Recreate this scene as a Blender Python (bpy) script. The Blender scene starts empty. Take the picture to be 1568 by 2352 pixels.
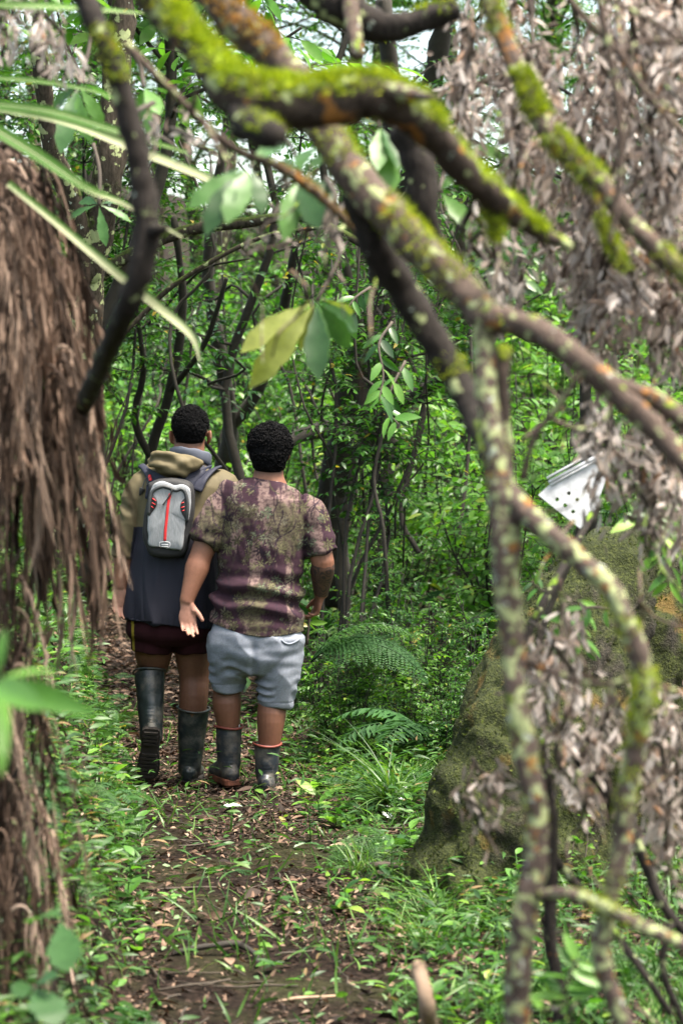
import bpy, bmesh, math, random
import numpy as np
from mathutils import Vector, Matrix, Euler, noise
from mathutils.bvhtree import BVHTree

SC = bpy.context.scene
COL = SC.collection
rad = math.radians
rng = np.random.default_rng(11)
random.seed(11)

# ------------------------------------------------------------------ camera
CAMZ = 1.6
PITCH = 0.0263
LENS = 85.0
cam_d = bpy.data.cameras.new('camera')
cam_d.sensor_fit = 'VERTICAL'
cam_d.sensor_height = 36.0
cam_d.lens = LENS
cam_d.clip_start = 0.1
cam_d.clip_end = 1500
cam_d.dof.use_dof = True
cam_d.dof.focus_distance = 11.2
cam_d.dof.aperture_fstop = 4.2
cam_d.dof.aperture_blades = 0
cam = bpy.data.objects.new('camera', cam_d)
cam.location = (0, 0, CAMZ)
cam.rotation_euler = (math.pi / 2 - PITCH, 0, 0)
COL.objects.link(cam)
SC.camera = cam

# ------------------------------------------------------------------ sky, sun, exposure
SUN_EL, SUN_AZ = rad(70), rad(112)          # azimuth from +Y towards +X: high on the right, a little behind the camera
w = bpy.data.worlds.new('World')
SC.world = w
w.use_nodes = True
nt = w.node_tree
bg = nt.nodes['Background']
sky = nt.nodes.new('ShaderNodeTexSky')
sky.sky_type = 'NISHITA'
sky.sun_disc = False
sky.sun_elevation = SUN_EL
sky.sun_rotation = SUN_AZ
sky.air_density = 1.0
sky.dust_density = 4.0
sky.ozone_density = 1.0
wb = nt.nodes.new('ShaderNodeMixRGB')          # thin white overcast rather than deep blue
wb.blend_type = 'MULTIPLY'
wb.inputs['Fac'].default_value = 1.0
wb.inputs['Color2'].default_value = (1.0, .93, .76, 1)
nt.links.new(sky.outputs['Color'], wb.inputs['Color1'])
nt.links.new(wb.outputs['Color'], bg.inputs['Color'])
bg.inputs['Strength'].default_value = 0.14
sun_d = bpy.data.lights.new('sun', 'SUN')
sun_d.energy = 2.2
sun_d.angle = rad(18)
sun_d.color = (1.0, 0.96, 0.88)
sun = bpy.data.objects.new('sun', sun_d)
sdir = Vector((math.sin(SUN_AZ) * math.cos(SUN_EL), math.cos(SUN_AZ) * math.cos(SUN_EL), math.sin(SUN_EL)))
sun.rotation_euler = sdir.to_track_quat('Z', 'Y').to_euler()
sun.location = sdir * 40
COL.objects.link(sun)
SC.view_settings.view_transform = 'Standard'
SC.view_settings.look = 'None'
SC.view_settings.gamma = 1.0
SC.view_settings.use_curve_mapping = False
SC.view_settings.exposure = 2.5
cy = SC.cycles
cy.use_denoising = True
cy.denoiser = 'OPENIMAGEDENOISE'
cy.max_bounces = 9
cy.diffuse_bounces = 5
cy.glossy_bounces = 2
cy.transmission_bounces = 6
cy.transparent_max_bounces = 4
cy.sample_clamp_indirect = 6.0
cy.caustics_reflective = False
cy.caustics_refractive = False

# ------------------------------------------------------------------ picture -> place
KPX = (36.0 / LENS) / 2352.0       # metres per picture row at 1 m, picture measured 1568 x 2352
CAMP = np.array([0, 0, CAMZ])
FWD = np.array([0, math.cos(PITCH), -math.sin(PITCH)])
UPV = np.array([0, math.sin(PITCH), math.cos(PITCH)])

def P(dx, dy, D):
    return CAMP + D * (FWD + (dx - 784) * KPX * np.array([1., 0, 0]) - (dy - 1176) * KPX * UPV)

def px(n, D):
    return n * KPX * D

# ------------------------------------------------------------------ mesh building
class MB:
    """collects geometry and builds one mesh"""
    def __init__(s):
        s.V, s.L, s.T, s.A, s.M, s.n = [], [], [], [], [], 0
    def raw(s, V, F, rnd=0.5, mi=0):
        V = np.asarray(V, float)
        s.V.append(V)
        s.L.append(np.concatenate([np.asarray(f, int) for f in F]) + s.n)
        s.T.append(np.array([len(f) for f in F], int))
        s.A.append(np.broadcast_to(np.asarray(rnd, float), (len(V),)))
        s.M.append(np.full(len(F), mi, int))
        s.n += len(V)
        return s
    def inst(s, tv, tf, R, Pp, rnd=None, mi=0):
        """N copies of a template: R (N,3,3) columns = side, length, normal (scaled), Pp (N,3)"""
        N, nv = len(Pp), len(tv)
        V = (np.einsum('nij,vj->nvi', R, tv) + Pp[:, None, :]).reshape(-1, 3)
        L = np.concatenate([np.asarray(f, int) for f in tf])
        T = np.array([len(f) for f in tf], int)
        s.V.append(V)
        s.L.append((L[None] + (np.arange(N) * nv)[:, None]).ravel() + s.n)
        s.T.append(np.tile(T, N))
        if rnd is None:
            rnd = rng.random(N)
        s.A.append(np.repeat(rnd, nv))
        s.M.append(np.full(N * len(tf), mi, int))
        s.n += N * nv
        return s
    def mesh(s, name, mats=(), smooth=True):
        me = bpy.data.meshes.new(name)
        V = np.concatenate(s.V); L = np.concatenate(s.L); T = np.concatenate(s.T)
        me.vertices.add(len(V)); me.vertices.foreach_set('co', V.ravel())
        me.loops.add(len(L)); me.loops.foreach_set('vertex_index', L.astype(np.int32))
        st = np.concatenate([[0], np.cumsum(T)[:-1]]).astype(np.int32)
        me.polygons.add(len(T)); me.polygons.foreach_set('loop_start', st)
        me.polygons.foreach_set('material_index', np.concatenate(s.M).astype(np.int32))
        me.polygons.foreach_set('use_smooth', np.full(len(T), smooth))
        me.update(calc_edges=True)
        a = me.attributes.new('rnd', 'FLOAT', 'POINT')
        a.data.foreach_set('value', np.concatenate(s.A).astype(np.float32))
        for m in (mats if isinstance(mats, (list, tuple)) else [mats]):
            me.materials.append(m)
        return me
    def build(s, name, mats=(), parent=None, smooth=True):
        return link(name, s.mesh(name, mats, smooth), parent)

def link(name, me, parent=None):
    o = bpy.data.objects.new(name, me)
    COL.objects.link(o)
    if parent is not None:
        o.parent = parent
    return o

def tag(o, label=None, cat=None, group=None, kind=None):
    if label: o['label'] = label
    if cat: o['category'] = cat
    if group: o['group'] = group
    if kind: o['kind'] = kind
    return o

def thing(name, label, cat, loc=(0, 0, 0), rz=0, group=None, scale=1):
    o = bpy.data.objects.new(name, None)
    o.empty_display_size = 0.1
    COL.objects.link(o)
    o.location = loc
    o.rotation_euler = (0, 0, rz)
    o.scale = (scale,) * 3
    return tag(o, label, cat, group)

KIDS = {}
def reg(parent, child):
    KIDS.setdefault(parent.name, []).append(child)
    return child

def copy_tree(root, loc, rot, scale=1, label=None):
    c = root.copy(); COL.objects.link(c)
    c.location = loc; c.rotation_euler = rot; c.scale = (scale,) * 3 if not hasattr(scale, '__len__') else scale
    if label: c['label'] = label
    for ch in root.children:
        d = ch.copy(); COL.objects.link(d); d.parent = c
        for g in ch.children:
            e = g.copy(); COL.objects.link(e); e.parent = d
    return c

def norm(v):
    v = np.asarray(v, float)
    return v / (np.linalg.norm(v, axis=-1, keepdims=True) + 1e-12)

def frames(d, up=None, roll=None, sc=1.0):
    """d (N,3) length axis; returns (N,3,3) with columns side,length,normal"""
    d = norm(d)
    N = len(d)
    if up is None:
        up = np.tile([0, 0, 1.], (N, 1))
    s = np.cross(d, up)
    bad = np.linalg.norm(s, axis=1) < 1e-3
    s[bad] = [1, 0, 0]
    s = norm(s)
    n = np.cross(s, d)
    if roll is not None:
        c, q = np.cos(roll)[:, None], np.sin(roll)[:, None]
        s, n = s * c + n * q, n * c - s * q
    R = np.stack([s, d, n], axis=2)
    sc = np.asarray(sc, float)
    if sc.ndim == 0:
        return R * sc
    if sc.ndim == 1:
        return R * sc[:, None, None]
    return R * sc[:, None, :]

def catmull(pts, res):
    pts = np.asarray(pts, float)
    if res <= 1:
        return pts
    p = np.vstack([2 * pts[0] - pts[1], pts, 2 * pts[-1] - pts[-2]])
    out = []
    for i in range(1, len(p) - 2):
        for k in range(res):
            t = k / res
            a, b, c, d = p[i - 1], p[i], p[i + 1], p[i + 2]
            out.append(.5 * (2 * b + (c - a) * t + (2 * a - 5 * b + 4 * c - d) * t * t + (3 * b - a - 3 * c + d) * t ** 3))
    out.append(p[-2])
    return np.array(out)

def etube(pts, radii, side=(1, 0, 0), n=12, res=1, cap=(0.6, 0.6), pw=2.0):
    """closed tube of elliptical rings; radii: r or (rx, ry); cap: roundness of the ends; pw: superellipse power"""
    pts = np.asarray(pts, float)
    R = np.array([(r, r) if not hasattr(r, '__len__') else tuple(r) for r in radii], float)
    if res > 1:
        both = catmull(np.hstack([pts, R]), res)
        pts, R = both[:, :3], np.maximum(both[:, 3:], 1e-4)
    T = np.gradient(pts, axis=0)
    T = norm(T)
    side = np.asarray(side, float)
    S = norm(side[None] - (T @ side)[:, None] * T)
    Nn = np.cross(T, S)
    def prof(p, r, tdir, cp):
        if cp <= 0: return [], []
        a, b = [], []
        for f, g in ((.45, .88), (.8, .58)):
            a.append(p + tdir * min(r) * cp * f); b.append(r * g)
        return a, b
    a0, b0 = prof(pts[0], R[0], -T[0], cap[0])
    a1, b1 = prof(pts[-1], R[-1], T[-1], cap[1])
    C = a0[::-1] + list(pts) + a1
    RR = b0[::-1] + list(R) + b1
    SS = [S[0]] * len(a0) + list(S) + [S[-1]] * len(a1)
    NN = [Nn[0]] * len(a0) + list(Nn) + [Nn[-1]] * len(a1)
    th = np.arange(n) * 2 * math.pi / n
    c, s = np.cos(th), np.sin(th)
    if pw != 2.0:
        c = np.sign(c) * np.abs(c) ** (2 / pw); s = np.sign(s) * np.abs(s) ** (2 / pw)
    V = [C[i] + np.outer(c * RR[i][0], SS[i]) + np.outer(s * RR[i][1], NN[i]) for i in range(len(C))]
    m = len(C)
    V = np.concatenate(V + [np.array([pts[0] - T[0] * min(R[0]) * cap[0], pts[-1] + T[-1] * min(R[-1]) * cap[1]])])
    F = []
    for i in range(m - 1):
        for k in range(n):
            F.append((i * n + k, i * n + (k + 1) % n, (i + 1) * n + (k + 1) % n, (i + 1) * n + k))
    for k in range(n):
        F.append((m * n, (k + 1) % n, k))
        F.append((m * n + 1, (m - 1) * n + k, (m - 1) * n + (k + 1) % n))
    return V, F

def tube(pts, radii, n=8, res=1, cap=(0.5, 0.5)):
    """round tube that follows any path (transported frame)"""
    pts = np.asarray(pts, float)
    R = np.broadcast_to(np.asarray(radii, float), (len(pts),))
    if res > 1:
        both = catmull(np.hstack([pts, R[:, None]]), res)
        pts, R = both[:, :3], np.maximum(both[:, 3], 1e-4)
    T = norm(np.gradient(pts, axis=0))
    ref = np.array([0, 0, 1.]) if abs(T[0][2]) < .8 else np.array([1., 0, 0])
    s = norm(np.cross(T[0], ref))
    th = np.arange(n) * 2 * math.pi / n
    V = []
    for i in range(len(pts)):
        s = norm(s - (s @ T[i]) * T[i])
        b = np.cross(T[i], s)
        V.append(pts[i] + R[i] * (np.outer(np.cos(th), s) + np.outer(np.sin(th), b)))
    m = len(pts)
    V = np.concatenate(V + [np.array([pts[0] - T[0] * R[0] * cap[0], pts[-1] + T[-1] * R[-1] * cap[1]])])
    F = []
    for i in range(m - 1):
        for k in range(n):
            F.append((i * n + k, i * n + (k + 1) % n, (i + 1) * n + (k + 1) % n, (i + 1) * n + k))
    for k in range(n):
        F.append((m * n, (k + 1) % n, k))
        F.append((m * n + 1, (m - 1) * n + k, (m - 1) * n + (k + 1) % n))
    return V, F

def ell(c, r, rot=(0, 0, 0), n=16, m=10):
    c = np.asarray(c, float)
    M = np.array(Euler(rot).to_matrix())
    V = [(0, 0, 1.)]
    for i in range(1, m):
        a = math.pi * i / m
        for k in range(n):
            b = 2 * math.pi * k / n
            V.append((math.sin(a) * math.cos(b), math.sin(a) * math.sin(b), math.cos(a)))
    V.append((0, 0, -1.))
    V = (np.array(V) * np.asarray(r)) @ M.T + c
    F = []
    for k in range(n):
        F.append((0, 1 + k, 1 + (k + 1) % n))
        for i in range(m - 2):
            a = 1 + i * n
            F.append((a + k, a + n + k, a + n + (k + 1) % n, a + (k + 1) % n))
        a = 1 + (m - 2) * n
        F.append((a + k, len(V) - 1, a + (k + 1) % n))
    return V, F

def box(c, h):
    V = np.array([(x, y, z) for z in (-1, 1) for y in (-1, 1) for x in (-1, 1)], float) * np.asarray(h) + np.asarray(c)
    return V, [(0, 2, 3, 1), (4, 5, 7, 6), (0, 1, 5, 4), (2, 6, 7, 3), (0, 4, 6, 2), (1, 3, 7, 5)]

def get_co(me):
    a = np.empty(len(me.vertices) * 3); me.vertices.foreach_get('co', a); return a.reshape(-1, 3)

def get_no(me):
    a = np.empty(len(me.vertices) * 3, np.float32); me.vertex_normals.foreach_get('vector', a); return a.reshape(-1, 3).astype(float)

def set_co(me, co):
    me.vertices.foreach_set('co', np.ascontiguousarray(co, dtype=np.float32).ravel()); me.update()

def union(shapes, voxel, smooth=4, name='body', fac=0.5):
    """one continuous skin round overlapping closed shapes"""
    b = MB()
    for V, F in shapes:
        b.raw(V, F)
    me = b.mesh(name)
    o = link('temp', me)
    r = o.modifiers.new('r', 'REMESH'); r.mode = 'VOXEL'; r.voxel_size = voxel; r.adaptivity = 0
    if smooth:
        s = o.modifiers.new('s', 'SMOOTH'); s.factor = fac; s.iterations = smooth
    dg = bpy.context.evaluated_depsgraph_get()
    out = bpy.data.meshes.new_from_object(o.evaluated_get(dg))
    bpy.data.objects.remove(o); bpy.data.meshes.remove(me)
    out.name = name
    out.materials.clear()
    out.polygons.foreach_set('use_smooth', np.full(len(out.polygons), True))
    return out

def fbm(co, f, seed=0.0, octv=2):
    """smooth noise for many points, f scalar or 3-vector frequency"""
    c = np.asarray(co) * np.asarray(f) + seed
    return np.array([noise.fractal(Vector(p), 1.0, 2.0, octv) for p in c])

def rid(co, f, seed=0.0):
    """sharp creases"""
    return np.clip(1 - 2.6 * np.abs(n1(co, f, seed)), -.3, 1)

def n1(co, f, seed=0.0):
    c = np.asarray(co) * np.asarray(f) + seed
    return np.array([noise.noise(Vector(p)) for p in c])

def paint(me, colr):
    a = me.attributes.new('Col', 'FLOAT_COLOR', 'POINT')
    c = np.ones((len(me.vertices), 4), np.float32); c[:, :3] = colr
    a.data.foreach_set('color', c.ravel())

# ------------------------------------------------------------------ materials
class G:
    def __init__(s, name):
        s.m = bpy.data.materials.new(name); s.m.use_nodes = True
        s.t = s.m.node_tree; s.t.nodes.clear()
        s.out = s.t.nodes.new('ShaderNodeOutputMaterial')
    def n(s, typ, ins=None, **kw):
        nd = s.t.nodes.new('ShaderNode' + typ)
        for k, v in kw.items():
            setattr(nd, k, v)
        for k, v in (ins or {}).items():
            if hasattr(v, 'node') and hasattr(v, 'is_output'):
                s.t.links.new(v, nd.inputs[k])
            else:
                nd.inputs[k].default_value = v
        return nd
    def ramp(s, fac, stops, interp='LINEAR'):
        nd = s.n('ValToRGB', {'Fac': fac}); r = nd.color_ramp; r.interpolation = interp
        while len(r.elements) < len(stops): r.elements.new(.5)
        for e, (p, c) in zip(r.elements, stops):
            e.position = p
            e.color = (*c, 1) if hasattr(c, '__len__') else (c, c, c, 1)
        return nd.outputs['Color']
    def noise(s, scale, detail=3, vec=None, dist=0.0, rough=.55):
        ins = {'Scale': scale, 'Detail': detail, 'Distortion': dist, 'Roughness': rough}
        if vec is not None: ins['Vector'] = vec
        return s.n('TexNoise', ins).outputs['Fac']
    def co(s, scale=None, kind='Object'):
        o = s.n('TexCoord').outputs[kind]
        if scale is not None:
            o = s.n('Mapping', {'Vector': o, 'Scale': scale}).outputs['Vector']
        return o
    def mix(s, fac, a, b, blend='MIX'):
        nd = s.n('MixRGB', {'Fac': fac, 'Color1': a if not isinstance(a, tuple) else (*a[:3], 1), 'Color2': b if not isinstance(b, tuple) else (*b[:3], 1)}, blend_type=blend)
        return nd.outputs['Color']
    def math(s, op, a, b=0.5):
        return s.n('Math', {0: a, 1: b}, operation=op).outputs[0]
    def attr(s, name, out='Fac'):
        return s.n('Attribute', attribute_name=name).outputs[out]
    def bump(s, h, strength=.3, dist=.01):
        return s.n('Bump', {'Height': h, 'Strength': strength, 'Distance': dist}).outputs['Normal']
    def bsdf(s, col, rough=.6, normal=None, **kw):
        ins = {'Base Color': col if not isinstance(col, tuple) else (*col[:3], 1), 'Roughness': rough}
        if normal is not None: ins['Normal'] = normal
        for k, v in kw.items(): ins[k.replace('_', ' ')] = v
        return s.n('BsdfPrincipled', ins).outputs[0]
    def done(s, sh):
        s.t.links.new(sh, s.out.inputs['Surface']); return s.m

def leaf_mat(name, stops, rough=.38, tr=.3, spec=.5, src='attr', tint=(1.15, 1.25, .55), vary=.35):
    g = G(name)
    info = g.n('ObjectInfo').outputs['Random']
    f = g.attr('rnd') if src == 'attr' else info
    c = g.ramp(f, stops)
    nz = g.noise(14, 2, g.co())
    c = g.mix(.5, c, g.ramp(nz, [(.3, .55), (.7, 1.0)]), 'MULTIPLY')
    val = g.math('ADD', g.math('MULTIPLY', info, vary), 1.0 - vary / 2)
    c = g.n('HueSaturation', {'Color': c, 'Value': val}).outputs[0]
    p = g.bsdf(c, rough, Specular_IOR_Level=spec)
    ct = g.mix(1.0, c, tint, 'MULTIPLY')
    t = g.n('BsdfTranslucent', {'Color': ct}).outputs[0]
    return g.done(g.n('MixShader', {0: tr, 1: p, 2: t}).outputs[0])

def plain(name, col, rough=.6, bump=0, bscale=200, spec=.5, var=0, vscale=20):
    g = G(name)
    c = col
    if var:
        c = g.mix(1.0, col, g.ramp(g.noise(vscale, 4, g.co()), [(.3, 1 - var), (.7, 1.0)]), 'MULTIPLY')
    nrm = g.bump(g.noise(bscale, 3, g.co()), bump, .003) if bump else None
    return g.done(g.bsdf(c, rough, nrm, Specular_IOR_Level=spec))

def cloth_mat(name, rough=.9, fine=500, bump=.25, col=None, spec=.2, sheen=0.0):
    g = G(name)
    c = g.attr('Col', 'Color') if col is None else col
    wv = g.noise(fine, 2, g.co())
    c = g.mix(.35, c, g.ramp(wv, [(.3, .6), (.7, 1.0)]), 'MULTIPLY')
    return g.done(g.bsdf(c, rough, g.bump(wv, bump, .002), Specular_IOR_Level=spec, Sheen_Weight=sheen))

# ------------------------------------------------------------------ leaf shapes
def leaf_t(wid=.36, nseg=3, fold=.25, droop=.18, peak=.45, twist=0, wave=0):
    """leaf along +Y, length 1, normal +Z"""
    V = [(0, 0, 0)]; F = []
    for i in range(1, nseg + 1):
        t = i / (nseg + 1)
        h = wid * .5 * (math.sin(math.pi * t ** (math.log(.5) / math.log(peak)))) ** .8
        h *= 1 + wave * math.sin(i * 2.4 + 1)
        z = -droop * t * t + wave * .06 * math.sin(i * 1.9)
        a = twist * t
        V += [(-h * math.cos(a), t, z + fold * h - h * math.sin(a)), (0, t, z), (h * math.cos(a), t, z + fold * h + h * math.sin(a))]
    V.append((0, 1, -droop))
    F += [(0, 2, 1), (0, 3, 2)]
    for i in range(nseg - 1):
        a = 1 + 3 * i
        F += [(a, a + 1, a + 4, a + 3), (a + 1, a + 2, a + 5, a + 4)]
    a = 1 + 3 * (nseg - 1); e = len(V) - 1
    F += [(a, a + 1, e), (a + 1, a + 2, e)]
    return np.array(V, float), F

LEAF_LO = (np.array([(0, 0, 0), (-.2, .45, .05), (.2, .45, .05), (0, 1, -.12), (0, .5, -.02)], float), [(0, 4, 1), (0, 2, 4), (1, 4, 3), (4, 2, 3)])
LEAF_MD = leaf_t(.42, 2, .3, .2)
LEAF_HI = leaf_t(.40, 5, .25, .22, .5)
LEAF_LONG = leaf_t(.2, 4, .2, .3, .4)
BLADE = leaf_t(.05, 4, .3, .45, .3)
# ================================================================== GROUND
def path_c(y):
    return np.interp(y, [2, 6.5, 9, 11.5, 14, 17, 20, 26], [.0, -.16, -.36, -.64, -.95, -1.5, -2.2, -4.2])
def path_w(y):
    return np.interp(y, [2, 6.5, 9, 11.5, 15, 20], [.55, .52, .52, .52, .46, .5])
SMO = lambda t: t * t * (3 - 2 * t)
def hbase(x, y):
    x, y = np.asarray(x, float), np.asarray(y, float)
    dl = path_c(y) - path_w(y) + .10 - x                       # beyond the left edge of the path
    dr = x - path_c(y) - path_w(y)
    topw = np.interp(y, [4, 7, 9, 11, 15, 22], [.40, .58, .80, .92, .75, .5])
    left = topw * SMO(np.clip(dl / .36, 0, 1)) + .22 * np.clip(dl - .3, 0, 6)
    right = .06 * SMO(np.clip(dr / .4, 0, 1)) + .05 * np.clip(dr - .4, 0, 8) + .10 * np.clip(dr - 2.2, 0, 8)
    far = .16 * np.clip(y - 24, 0, 60) + .0
    rise = .012 * np.clip(y - 13, 0, 20)
    return np.where(dl > 0, left, 0) + np.where(dr > 0, right, 0) + far + rise
def gh(x, y):
    x, y = np.atleast_1d(np.asarray(x, float)), np.atleast_1d(np.asarray(y, float))
    off = np.clip(np.abs(x - path_c(y)) / .8, .25, 1)
    c = np.stack([x, y, 0 * x], 1)
    return hbase(x, y) + .05 * off * n1(c, 1.3, 4.) + .025 * off * n1(c, 4.0, 8.) + .010 * n1(c, 11.0, 1.)

def spaced(lo, hi, step, far, grow):
    a = list(np.arange(lo, hi, step)); s = step
    while a[-1] < far: s *= grow; a.append(a[-1] + s)
    s = step; b = [a[0]]
    while b[-1] > -far: s *= grow; b.append(b[-1] - s)
    return np.array(b[:0:-1] + a)
gx = spaced(-2.6, 2.6, .05, 320, 1.22)
gy = np.array(list(np.arange(2.0, 17, .055)) + list(17 + np.cumsum(.055 * 1.08 ** np.arange(1, 76))))
gy = gy[gy < 420]
gy = np.concatenate([[-300, -80, -20, -5, 0], gy])
XX, YY = np.meshgrid(gx, gy)
ZZ = gh(XX.ravel(), YY.ravel())
V = np.stack([XX.ravel(), YY.ravel(), ZZ], 1)
nx, ny = len(gx), len(gy)
ii = (np.arange(ny - 1)[:, None] * nx + np.arange(nx - 1)[None]).ravel()
F = np.stack([ii, ii + 1, ii + nx + 1, ii + nx], 1)
g = G('forest_soil')
n_big = g.noise(2.2, 5, g.co())
n_fine = g.noise(38, 5, g.co())
c = g.ramp(n_fine, [(.3, (.004, .0028, .0022)), (.5, (.011, .0075, .006)), (.72, (.032, .021, .016))])
c = g.mix(g.ramp(n_big, [(.45, 0), (.65, .6)]), c, (.03, .032, .014))
M_SOIL = g.done(g.bsdf(c, .95, g.bump(n_fine, .8, .03), Specular_IOR_Level=.08))
gmesh = MB().raw(V, F).mesh('ground', M_SOIL)
tag(link('ground', gmesh), kind='structure')

def ground_pts(n, xr, yr, dens):
    """random ground points weighted by dens(x, y) in 0..1"""
    x = rng.uniform(*xr, n); y = rng.uniform(*yr, n)
    k = rng.random(n) < dens(x, y)
    x, y = x[k], y[k]
    return np.stack([x, y, gh(x, y)], 1)
def slope_n(p):
    e = .05
    dx = (hbase(p[:, 0] + e, p[:, 1]) - hbase(p[:, 0] - e, p[:, 1])) / (2 * e)
    dy = (hbase(p[:, 0], p[:, 1] + e) - hbase(p[:, 0], p[:, 1] - e)) / (2 * e)
    return norm(np.stack([-dx, -dy, np.ones(len(p))], 1))
def dpath(x, y):
    """distance beyond the path edge, negative on the path"""
    return np.abs(x - path_c(y)) - path_w(y)
def rand_dirs(n, up=0.0, spread=1.0):
    a = rng.random(n) * 2 * math.pi
    return np.stack([np.cos(a) * spread, np.sin(a) * spread, np.full(n, up)], 1)

# leaf materials
GREEN = [(0, (.016, .062, .012)), (.3, (.03, .11, .016)), (.6, (.055, .165, .02)), (.85, (.09, .22, .028)), (.97, (.14, .26, .035)), (1, (.32, .25, .03))]
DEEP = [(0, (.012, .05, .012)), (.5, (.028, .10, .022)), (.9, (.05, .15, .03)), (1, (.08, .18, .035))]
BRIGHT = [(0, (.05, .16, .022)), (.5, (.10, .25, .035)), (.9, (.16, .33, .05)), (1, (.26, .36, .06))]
BROWN = [(0, (.015, .010, .008)), (.35, (.04, .025, .018)), (.65, (.095, .058, .041)), (.88, (.19, .12, .085)), (1, (.33, .24, .18))]
M_LEAF = leaf_mat('green_leaf', GREEN, .38, .42, spec=.4)
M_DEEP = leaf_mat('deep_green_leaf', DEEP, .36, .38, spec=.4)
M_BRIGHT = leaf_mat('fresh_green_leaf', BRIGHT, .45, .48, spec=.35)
M_BRIGHT_O = leaf_mat('fresh_green_single_leaf', BRIGHT, .42, .4, src='obj')
M_LEAF_O = leaf_mat('green_single_leaf', GREEN, .36, .32, src='obj')
M_FERN = leaf_mat('fern', [(0, (.02, .07, .016)), (.5, (.045, .13, .024)), (1, (.10, .20, .045))], .5, .35)
M_FERN_D = leaf_mat('dark_fern', [(0, (.018, .06, .018)), (1, (.045, .125, .035))], .6, .3, spec=.25)
M_GRASS = leaf_mat('grass', [(0, (.03, .09, .018)), (.6, (.07, .17, .03)), (1, (.15, .26, .06))], .45, .35)
M_LITTER = leaf_mat('leaf_litter', BROWN, .8, .08, spec=.25, tint=(1, .8, .6))
M_LITTER_O = leaf_mat('dead_leaf', BROWN, .75, .1, spec=.25, src='obj', tint=(1, .8, .6))
M_PALE = leaf_mat('pale_fallen_leaf', [(0, (.10, .20, .07)), (.6, (.17, .27, .12)), (1, (.28, .36, .22))], .5, .2)
M_TWIG = plain('twig', (.055, .042, .03), .85, .5, 150, var=.5)
M_DTWIG = plain('dark_twig', (.022, .018, .014), .85, .5, 150, var=.5)

def path_pts(n, xr, yr, dens, pw=1.25):
    """like ground_pts but measured from the middle of the path, thicker near the camera"""
    y = yr[0] + (yr[1] - yr[0]) * rng.random(n) ** pw; x = path_c(y) + rng.uniform(*xr, n)
    k = rng.random(n) < dens(x, y)
    x, y = x[k], y[k]
    return np.stack([x, y, gh(x, y)], 1)
# ---- leaf litter: a mat nobody could count
LITT = [leaf_t(w_, 2, f_, d_, .45, tw) for w_, f_, d_, tw in ((.35, .5, .3, .5), (.28, -.4, -.25, -.6), (.45, .3, .5, .2), (.16, .3, -.3, 1.0))]
b = MB()
def d_lit(x, y):
    d = dpath(x, y)
    base = np.where(d < 0, .62, np.clip(1 - d / 1.4, .22, 1))
    patch = np.clip(.55 + 1.6 * n1(np.stack([x, y, 0 * x], 1), (1.6, .9, 1), 3.), .12, 1)
    # bare dark soil along the trodden left half of the near path
    bare = np.exp(-((x - (path_c(y) - .16)) / .22) ** 2) * np.clip((10.2 - y) / 1.5, 0, 1) * .88
    return base * patch * (1 - bare)
def on_path(x, y):
    """weeds that have crept onto the path in patches"""
    return (dpath(x, y) < .1) * np.clip(n1(np.stack([x, y, 0 * x], 1), (2.2, 1.1, 1), 21.) * 2.2 + .15 + .35 * np.exp(-((y - 9.8) / 1.2) ** 2) + .3 * np.clip(x - path_c(y), 0, 1), 0, .55)
for k, (tv, tf) in enumerate(LITT):
    p = path_pts(27000, (-1.0, 1.25), (4.6, 13.8), d_lit)
    n = slope_n(p)
    d = rand_dirs(len(p)); d = norm(d - n * np.sum(d * n, 1)[:, None] + n * rng.normal(.05, .16, (len(p), 1)))
    sc = rng.uniform(.012, .044, len(p)) * np.where(rng.random(len(p)) < .07, 1.8, 1)
    b.inst(tv, tf, frames(d, n, rng.normal(0, .5, len(p)), sc), p + n * rng.uniform(.002, .022, (len(p), 1)), rng.random(len(p)) ** 1.15)
p = np.concatenate([ground_pts(9000, (-7, 5), (13.5, 26), lambda x, y: np.where(dpath(x, y) < .3, .9, .35)), path_pts(14000, (-.8, .8), (12.5, 22), lambda x, y: .8 + 0 * x, 1.0)])
b.inst(*LEAF_LO, frames(rand_dirs(len(p), .1), None, rng.normal(0, .5, len(p)), rng.uniform(.03, .08, len(p))), p + [0, 0, .012], rng.random(len(p)) ** 1.3)
tag(b.build('leaf_litter', M_LITTER), kind='stuff')
b = MB()
p = path_pts(3600, (-1.1, 1.4), (4.8, 13.0), lambda x, y: np.clip(.5 + 1.5 * n1(np.stack([x, y, 0 * x], 1), 1.3, 7.), .1, 1) * np.where(dpath(x, y) < 0, .8, .6))
n = slope_n(p); d = rand_dirs(len(p))
d = norm(d - n * np.sum(d * n, 1)[:, None] + n * rng.normal(.05, .15, (len(p), 1)))
b.inst(*LEAF_MD, frames(d, n, rng.normal(0, .4, len(p)), rng.uniform(.014, .045, len(p)) * np.where(rng.random(len(p)) < .05, 1.8, 1)), p + n * rng.uniform(.006, .03, (len(p), 1)), rng.random(len(p)) ** 1.5)
tag(b.build('green_leaf_litter', M_PALE), kind='stuff')
# twigs lying about
b = MB()
p = ground_pts(420, (-1.6, 1.6), (5, 13), lambda x, y: np.where(dpath(x, y) < .5, 1, .4))
for q in p:
    a = rng.random() * 6.28; L = rng.uniform(.06, .3)
    pts = [q + np.array([math.cos(a) * L * t + rng.normal(0, .008), math.sin(a) * L * t + rng.normal(0, .008), .012 + rng.random() * .01]) for t in (-.5, -.15, .2, .5)]
    b.raw(*tube(pts, rng.uniform(.0012, .004), n=4), rnd=.5)
tag(b.build('fallen_twigs', M_TWIG), kind='stuff')

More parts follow.
